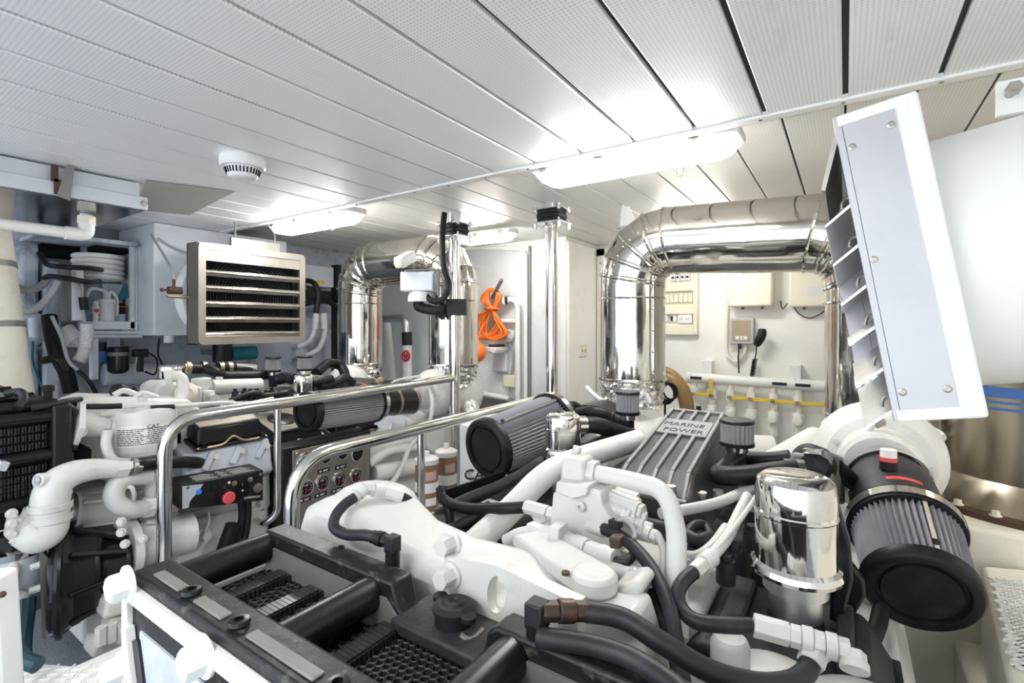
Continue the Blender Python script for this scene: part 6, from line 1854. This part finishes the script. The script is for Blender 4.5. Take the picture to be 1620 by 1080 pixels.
for k in range(7):
    p = U(372 + 12 * k + rnd.uniform(-3, 3), 622 + rnd.uniform(-5, 4), x=-2.72)
    MB().cyl(p + V(0, 0, -.04), p + V(0, 0, .01), .016, seg=10).cyl(p, p + V(0, 0, .025), .011, seg=6).build('injector_cap', 'plastic_dark', E2)
MB().box((-3.1, 1.0, -.70), (-2.65, 2.2, -.52)).build('vee_cover', 'engine_white2', E2, bevel=.02)
air_filter('grey pleated air filter with black end cap behind the far handrail', U(486, 651, x=-2.33), U(594, 636, x=-2.36), .102, .110)

# ================================================================ GAUGE PANEL and CONTROL BOX
XG = -2.30
t = thing('gauge_panel', 'stainless gauge panel in a black box between the handrails', 'gauge panel', U(520, 830, x=XG))
a, b = U(462, 713, x=XG), U(584, 793, x=XG)
ya, yb, z1_, z0_ = a.y, b.y, -.628, -1.02
MB().box((XG - .13, ya - .05, z0_ - .02), (XG, yb + .012, z1_ + .02)).build('case', 'black_paint', t, bevel=.006)
MB().box((XG, ya, z0_), (XG + .006, yb, z1_)).build('face_plate', 'steel', t, bevel=.002)
def gauge(px, py, r, nd):
    c = U(px, py, x=XG + .006)
    gb = MB().lathe([(r * 1.22, 0), (r * 1.22, .006), (r * 1.12, .012), (r, .012), (r * .98, .006)], c, (1, 0, 0), 32, caps=False).build('gauge', 'polished', t)
    MB().lathe([(r, .003), (r, .006), (.001, .0062)], c, (1, 0, 0), 32).build('dial', 'gauge_face', gb)
    if nd:
        m = MB()
        for k in range(13):
            an = math.radians(-30 + 240 * k / 12)
            u = V(0, -math.cos(an), math.sin(an))
            m.bar(c + V(.0066, 0, 0) + u * r * .68, c + V(.0066, 0, 0) + u * r * .90, r * .05, .0006, up=(1, 0, 0))
        m.build('scale_marks', 'print_white', gb, kind='stuff')
        MB().bar(c + V(.0068, .0, 0), c + V(.0068, -.18 * r, -.80 * r), r * .09, .001, up=(1, 0, 0)).build('needle', 'print_red', gb)
        MB().bar(c + V(.0068, .25 * r, -.25 * r), c + V(.0068, .55 * r, -.55 * r), r * .05, .001, up=(1, 0, 0)).build('unit_mark', 'print_red', gb)
        text_part('dial_lettering', '100', r * .42, c + V(.0064, -.38 * r, .22 * r), (0, 1, 0), (0, 0, 1), 'print_white', gb, .0003)
    else:
        MB().box((c.x + .0062, c.y - r * .45, c.z - r * .2), (c.x + .0068, c.y + r * .45, c.z + r * .2)).build('counter_window', 'plastic_dark', gb)
for px, py in ((484, 771), (509, 763), (536, 758), (562, 752)):
    gauge(px, py, .034, True)
for px, py, r in ((484, 733, .046), (514, 722, .033), (541, 716, .033), (564, 718, .036)):
    gauge(px, py, r, False)
for px, py in ((482, 790), (507, 782), (533, 775), (558, 769), (512, 744), (539, 738)):
    p = U(px, py, x=XG + .006)
    pl = MB().box((XG + .006, p.y - .036, p.z - .011), (XG + .0085, p.y + .036, p.z + .011)).build('name_strip', 'print_black', t)
    MB().box((XG + .0085, p.y - .026, p.z - .004), (XG + .009, p.y - .014, p.z + .004)).build('pictogram', 'print_white', pl)
    MB().box((XG + .0085, p.y - .004, p.z + .001), (XG + .009, p.y + .026, p.z + .0035)).build('print_line', 'print_white', pl)
    MB().box((XG + .0085, p.y - .004, p.z - .0045), (XG + .009, p.y + .020, p.z - .002)).build('print_line', 'print_white', pl)
for yy in (ya + .02, (ya + yb) / 2, yb - .02):
    for zz in (z0_ + .015, z1_ - .015):
        MB().ball((XG + .007, yy, zz), .007, 10, 6).build('screw', 'polished', t)
for k in range(3):
    line(t, 'cable', [V(XG - .05, 1.50 + .05 * k, z0_ - .01), V(XG - .03, 1.49 + .06 * k, z0_ - .10), V(XG - .06, 1.46 + .05 * k, z0_ - .2)], .013, 'cable')
line(t, 'cable', [V(XG - .04, 1.62, z0_ - .01), V(XG - .0, 1.60, z0_ - .06), V(XG - .03, 1.66, z0_ - .12)], .006, 'red')

XC = -2.25
t = thing('engine_control_box', 'small black control box with red stop button beside the far handrail', 'control box', V(-2.31, 1.09, -.79))
FA = [U(284, 803, x=XC), U(415, 789, x=XC), U(415, 744, x=XC), U(287, 770, x=XC)]
ya, yb = .915, 1.262
z0a, z0b, z1a, z1b = -.752, -.815, -.652, -.672
F = [V(XC, ya, z0a), V(XC, yb, z0b), V(XC, yb, z1b), V(XC, ya, z1a)]
Bk = [p + V(-.115, -.0, .012) for p in F]
MB()._a(F + Bk, [(0, 1, 2, 3), (7, 6, 5, 4), (0, 4, 5, 1), (1, 5, 6, 2), (2, 6, 7, 3), (3, 7, 4, 0)]).build('case', 'black_paint', t, bevel=.004)
def on_box(u, v, off=.001):
    lo = F[0].lerp(F[1], u)
    hi = F[3].lerp(F[2], u)
    return lo.lerp(hi, v) + V(off, 0, 0)
MB()._a([on_box(u, v, .0012) for u, v in ((.02, .04), (.09, .06), (.10, .28), (.13, .42), (.19, .60), (.25, .90), (.02, .96))], [tuple(range(7))]).build('worn_patch', 'galv', t)
def knob(u, v, r, h, mt, nm):
    return MB().lathe([(r * 1.15, 0), (r * 1.15, h * .4), (r, h * .45), (r, h), (r * .8, h * 1.1), (.001, h * 1.1)], on_box(u, v, 0), (1, 0, 0), 24).build(nm, mt, t)
st = knob(.50, .32, .030, .020, 'black_gloss', 'stop_collar')
MB().lathe([(.019, .020), (.026, .034), (.026, .042), (.022, .047), (.001, .048)], on_box(.50, .32, 0), (1, 0, 0), 28).build('stop_button', 'red_knob', st)
dk = knob(.715, .44, .030, .004, 'gauge_face', 'hour_dial')
MB().lathe([(.004, .004), (.004, .009)], on_box(.715, .44, 0), (1, 0, 0), 10).build('dial_pin', 'print_white', dk)
MB().box(on_box(.712, .60, .0046), on_box(.722, .70, .0052)).build('dial_mark', 'brass', dk)
knob(.20, .62, .010, .006, 'blue_bright', 'blue_lamp')
knob(.62, .72, .010, .006, 'brass', 'amber_lamp')
knob(.82, .76, .010, .010, 'steel', 'toggle_switch')
knob(.37, .68, .010, .010, 'rubber', 'toggle_switch')
knob(.92, .45, .018, .012, 'steel', 'key_switch')
knob(.555, .78, .005, .004, 'label_white', 'white_lamp')
knob(.49, .58, .007, .004, 'copper_fit', 'fuse_cap')
for u, v in ((.08, .86), (.96, .88)):
    knob(u, v, .006, .004, 'steel', 'screw')
text_part('lettering', 'CATERPILLAR', .0125, on_box(.74, .13), (0, 1, -.17), (0, .17, 1), 'print_white', t)
m = MB()
for r_ in range(6):
    for cgrp, (u0, u1) in enumerate(((.18, .44), (.48, .60), (.62, .90))):
        v = .15 + .11 * r_
        lo = F[3].lerp(F[2], u0 + .02 * (r_ % 2))
        hi = F[3].lerp(F[2], u1 - .03 * ((r_ * 7) % 3))
        off = V(-.115 * v, 0, .012 * v + .0012)
        m.bar(lo + off, hi + off, .004, .0006)
m.build('warning_print', 'print_white', t, kind='stuff')
MB().tube(spline([V(-2.30, 1.19, -.80), V(-2.30, 1.19, -.90), V(-2.31, 1.16, -1.0), V(-2.34, 1.12, -1.08)], 6), .018, 12).build('cable', 'cable', t)
MB().tube(spline([V(-2.29, 1.215, -.80), V(-2.29, 1.21, -.92), V(-2.30, 1.19, -1.04)], 6), .014, 12).build('cable', 'cable', t)
MB().cyl(V(-2.30, 1.15, -.90), V(-2.32, 1.12, -1.02), .032, .036, seg=18).build('cable_boot', 'rubber', t)
line(t, 'cable', [V(-2.27, 1.20, -1.0), V(-2.27, 1.19, -1.05)], .008, 'red')
# ================================================================ FUEL FILTERS between the rails
for i, (px, py0, py1, d_, r_) in enumerate(((675, 722, 820, 2.60, .060), (706, 710, 808, 2.80, .059))):
    a, b = U(px, py0, d=d_), U(px, py1, d=d_)
    t = thing('fuel_separator', ('brown fuel separator with white bands beside the rail upright, shorter of the pair', 'brown fuel separator with white bands, taller of the pair with pink label')[i], 'fuel filter', (a.x, a.y, b.z))
    h = a.z - b.z
    MB().lathe([(r_ * .9, 0), (r_, .006), (r_, h * .93)], (a.x, a.y, b.z), seg=32).build('bowl', 'bowl_brown', t)
    MB().lathe([(r_ * 1.06, h * .90), (r_ * 1.06, h * .97), (r_ * .8, h * 1.0), (.015, h * 1.01), (.014, h * 1.09), (.001, h * 1.09)], (a.x, a.y, b.z), seg=32).build('lid', 'engine_white', t)
    for z0, z1 in ((.02, .16), (.46, .62)):
        MB().lathe([(r_ * 1.012, h * z0), (r_ * 1.012, h * z1)], (a.x, a.y, b.z), seg=32, caps=False).build('white_band', 'label_white', t)
    an = math.atan2(-a.y, -a.x)
    for z0, z1 in ((.66, .80), (.26, .38)):
        q = []
        for zz in (z0, z1):
            q += [V(a.x + r_ * 1.014 * math.cos(an + w), a.y + r_ * 1.014 * math.sin(an + w), b.z + h * zz) for w in (-.1, .15, .4, .65, .9)]
        MB()._a(q, [(k, k + 1, 6 + k, 5 + k) for k in range(4)]).build('pink_label', 'label_pink' if z0 > .5 else 'label_white', t)
    MB().cyl((a.x, a.y, -1.3), (a.x, a.y, b.z), .022, seg=14).build('drain_stand', 'engine_white', t)
t = thing('oil_canister', 'white CAT marked canister behind the pleated filter', 'canister', U(755, 800, d=2.62))
a, b = U(765, 665, d=2.62), U(765, 790, d=2.62)
MB().lathe([(.12, 0), (.125, .008), (.125, a.z - b.z - .01), (.115, a.z - b.z), (.001, a.z - b.z)], (a.x, a.y, b.z), seg=36).build('body', 'bottle_white', t)
MB().cyl((a.x, a.y, -1.3), (a.x, a.y, b.z), .11, seg=30).build('stand', 'engine_white2', t)
an = math.atan2(-a.y, -a.x)
dv = V(math.cos(an), math.sin(an), 0)
sv = V(-dv.y, dv.x, 0)
text_part('lettering', 'CAT', .075, V(a.x, a.y, U(745, 758, d=2.5).z) + dv * .121 - sv * .10, sv, (0, 0, 1), 'print_black', t, .008)
text_part('lettering', '1R 1808', .022, V(a.x, a.y, U(745, 770, d=2.5).z) + dv * .121 - sv * .09, sv, (0, 0, 1), 'print_black', t, .008)
# small dark clutter behind the near engine by the panel
hose('cable', PD((895, 648, 3.2), (905, 640, 3.1), (915, 644, 3.1), (922, 655, 3.0)), .022, 'cable', 'black cable end with orange tip at the foot of the cream panel', 'cable')
tag(MB().ball(U(902, 645, d=3.1), .03, 12, 8).build('orange_plug', 'orange'), 'orange plug at the foot of the cream panel', 'plug')

# ================================================================ RIGHT-HAND DECK
o = MB().hexa([(.30, .55, -1.3), (XR - .03, .55, -1.3), (XR - .03, 2.205, -1.3), (.30, 2.205, -1.3), (.30, .55, -1.04), (XR - .03, .55, -1.04), (XR - .03, 2.205, -1.04), (.30, 2.205, -1.04)]).build('engine_bed', 'cream_paint', None, bevel=.02)
tag(o, 'cream painted engine bearer and deck under the large pleated filter', 'deck')
o = MB().hexa([(.16, 2.2, -1.3), (XR - .03, 2.2, -1.3), (XR - .03, 3.4, -1.3), (.16, 3.4, -1.3), (.16, 2.2, -.665), (XR - .03, 2.2, -.665), (XR - .03, 3.4, -.665), (.16, 3.4, -.665)]).build('plinth', 'cream_paint', None, bevel=.015)
tag(o, 'cream steel plinth under the silencer drum', 'plinth')
t = thing('deck_step', 'pale chequered step with cream edges beside the large pleated filter', 'step', (.9, 1.3, -1.08))
q = [U(1552, 893, z=-.76), U(1640, 901, z=-.76), U(1700, 1150, z=-.76), U(1600, 1100, z=-.76)]
MB().hexa([V(p.x, p.y, -1.045) for p in q[::-1]] + [p for p in q[::-1]]).build('tread_box', 'cream_paint', t, bevel=.012)
ctr = sum(q, V(0, 0, 0)) / 4
q2 = [ctr + (p - ctr) * .68 + V(0, 0, .001) for p in q]
tp = MB().hexa([p for p in q2[::-1]] + [p + V(0, 0, .006) for p in q2[::-1]]).build('tread_plate', 'chequer_white', t, bevel=.002)
m = MB()
for i in range(18):
    for j in range(10):
        u, v = (i + .5) / 18, (j + .5) / 10
        p = q2[0].lerp(q2[3], u).lerp(q2[1].lerp(q2[2], u), v) + V(0, 0, .006)
        s = .012 if (i + j) % 2 else -.012
        m.bar(p - V(.012, s, 0), p + V(.012, s, 0), .005, .004)
m.build('tread_pattern', 'chequer_white', tp, kind='stuff')
for i, (pts, r_, lab) in enumerate((([(1478, 640, 2.35), (1478, 739, 2.35)], .03, 'upright cream pipe beside the silencer drum'), ([(1470, 728, 2.32), (1500, 728, 2.32)], .028, 'short level cream pipe beside the silencer drum'))):
    tag(MB().tube(PD(*pts), r_, 14).build('cream_pipe', 'pvc_cream'), lab, 'pipe')

# ================================================================ LEFT FOREGROUND
t = thing('grab_post', 'white painted post edge beside the chequered step', 'post', U(0, 1080, d=.9))
a, b = U(-8, 900, d=.92), U(-2, 1120, d=.82)
MB().bar(U(-14, 905, d=.95), U(0, 1140, d=.95), .05, .06, up=(K, S, 0)).build('post', 'white_frame', t, bevel=.008)
MB().ball(U(4, 940, d=.93), .006, 10, 6).build('stain', 'rust', t)
t = thing('chequer_plate', 'white chequered foot plate in front of the engine mount', 'step', U(110, 1080, z=-.96))
zc = -1.05
q = [U(18, 1044, z=zc), U(118, 1052, z=zc), U(215, 1010, z=zc), U(240, 1120, z=zc), U(20, 1140, z=zc)]
q = [V(p.x, p.y, zc) for p in q]
n_ = len(q)
MB()._a(q + [p + V(0, 0, -.2) for p in q], [tuple(range(n_ - 1, -1, -1)), tuple(range(n_, 2 * n_))] + [(i, (i + 1) % n_, n_ + (i + 1) % n_, n_ + i) for i in range(n_)]).build('plate', 'chequer_white', t, bevel=.008)
m = MB()
for i in range(14):
    for j in range(8):
        p = U(34 + i * 13, 1058 + j * 8, z=zc)
        s = .014 if (i + j) % 2 else -.014
        m.bar(p + V(-.014, -s, .001), p + V(.014, s, .001), .005, .004)
m.build('tread_pattern', 'chequer_white', t, kind='stuff')
t = thing('sea_strainer', 'white cylinder strainer with chrome clamp and hoses low by the cooler', 'strainer', U(30, 960, x=-2.28))
a, b = U(19, 876, x=-2.41), U(19, 965, x=-2.41)
MB().lathe([(.088, 0), (.091, .01), (.091, a.z - b.z)], b, seg=36).build('body', 'engine_cool', t)
MB().lathe([(.092, 0), (.096, .004), (.096, .026), (.086, .032), (.07, .036), (.001, .038)], a, seg=36).build('clamp_ring', 'polished', t)
MB().cyl(a + V(0, 0, .036), a + V(0, 0, .075), .045, seg=24).build('top_hose', 'rubber', t)
for k, (p_, q_) in enumerate((((22, 893), (14, 925)), ((22, 940), (42, 948)))):
    m = line(t, 'spout', [U(*p_, x=-2.325), U((p_[0] + q_[0]) / 2 + 3, (p_[1] + q_[1]) / 2 - 3, x=-2.30), U(*q_, x=-2.30)], .014, 'engine_white')
    MB().lathe([(.022, 0), (.022, .012), (.014, .016)], U(*p_, x=-2.335), (1, -.2, 0), 16).build('spout_nut', 'engine_white', t)
hose('blue_hose', [U(41, 947, x=-2.30), U(40, 970, x=-2.28), U(36, 1000, x=-2.26), U(34, 1030, x=-2.25), U(38, 1062, x=-2.25), U(44, 1105, x=-2.25)], .026, 'hose_blue', 'blue hose hanging from the strainer spout')
hose('blue_hose', [U(14, 924, x=-2.30), U(13, 970, x=-2.18), U(18, 1010, x=-2.05), U(34, 1040, x=-2.0), U(60, 1052, x=-1.95)], .022, 'hose_blue', 'blue hose curving around behind the foot plate')
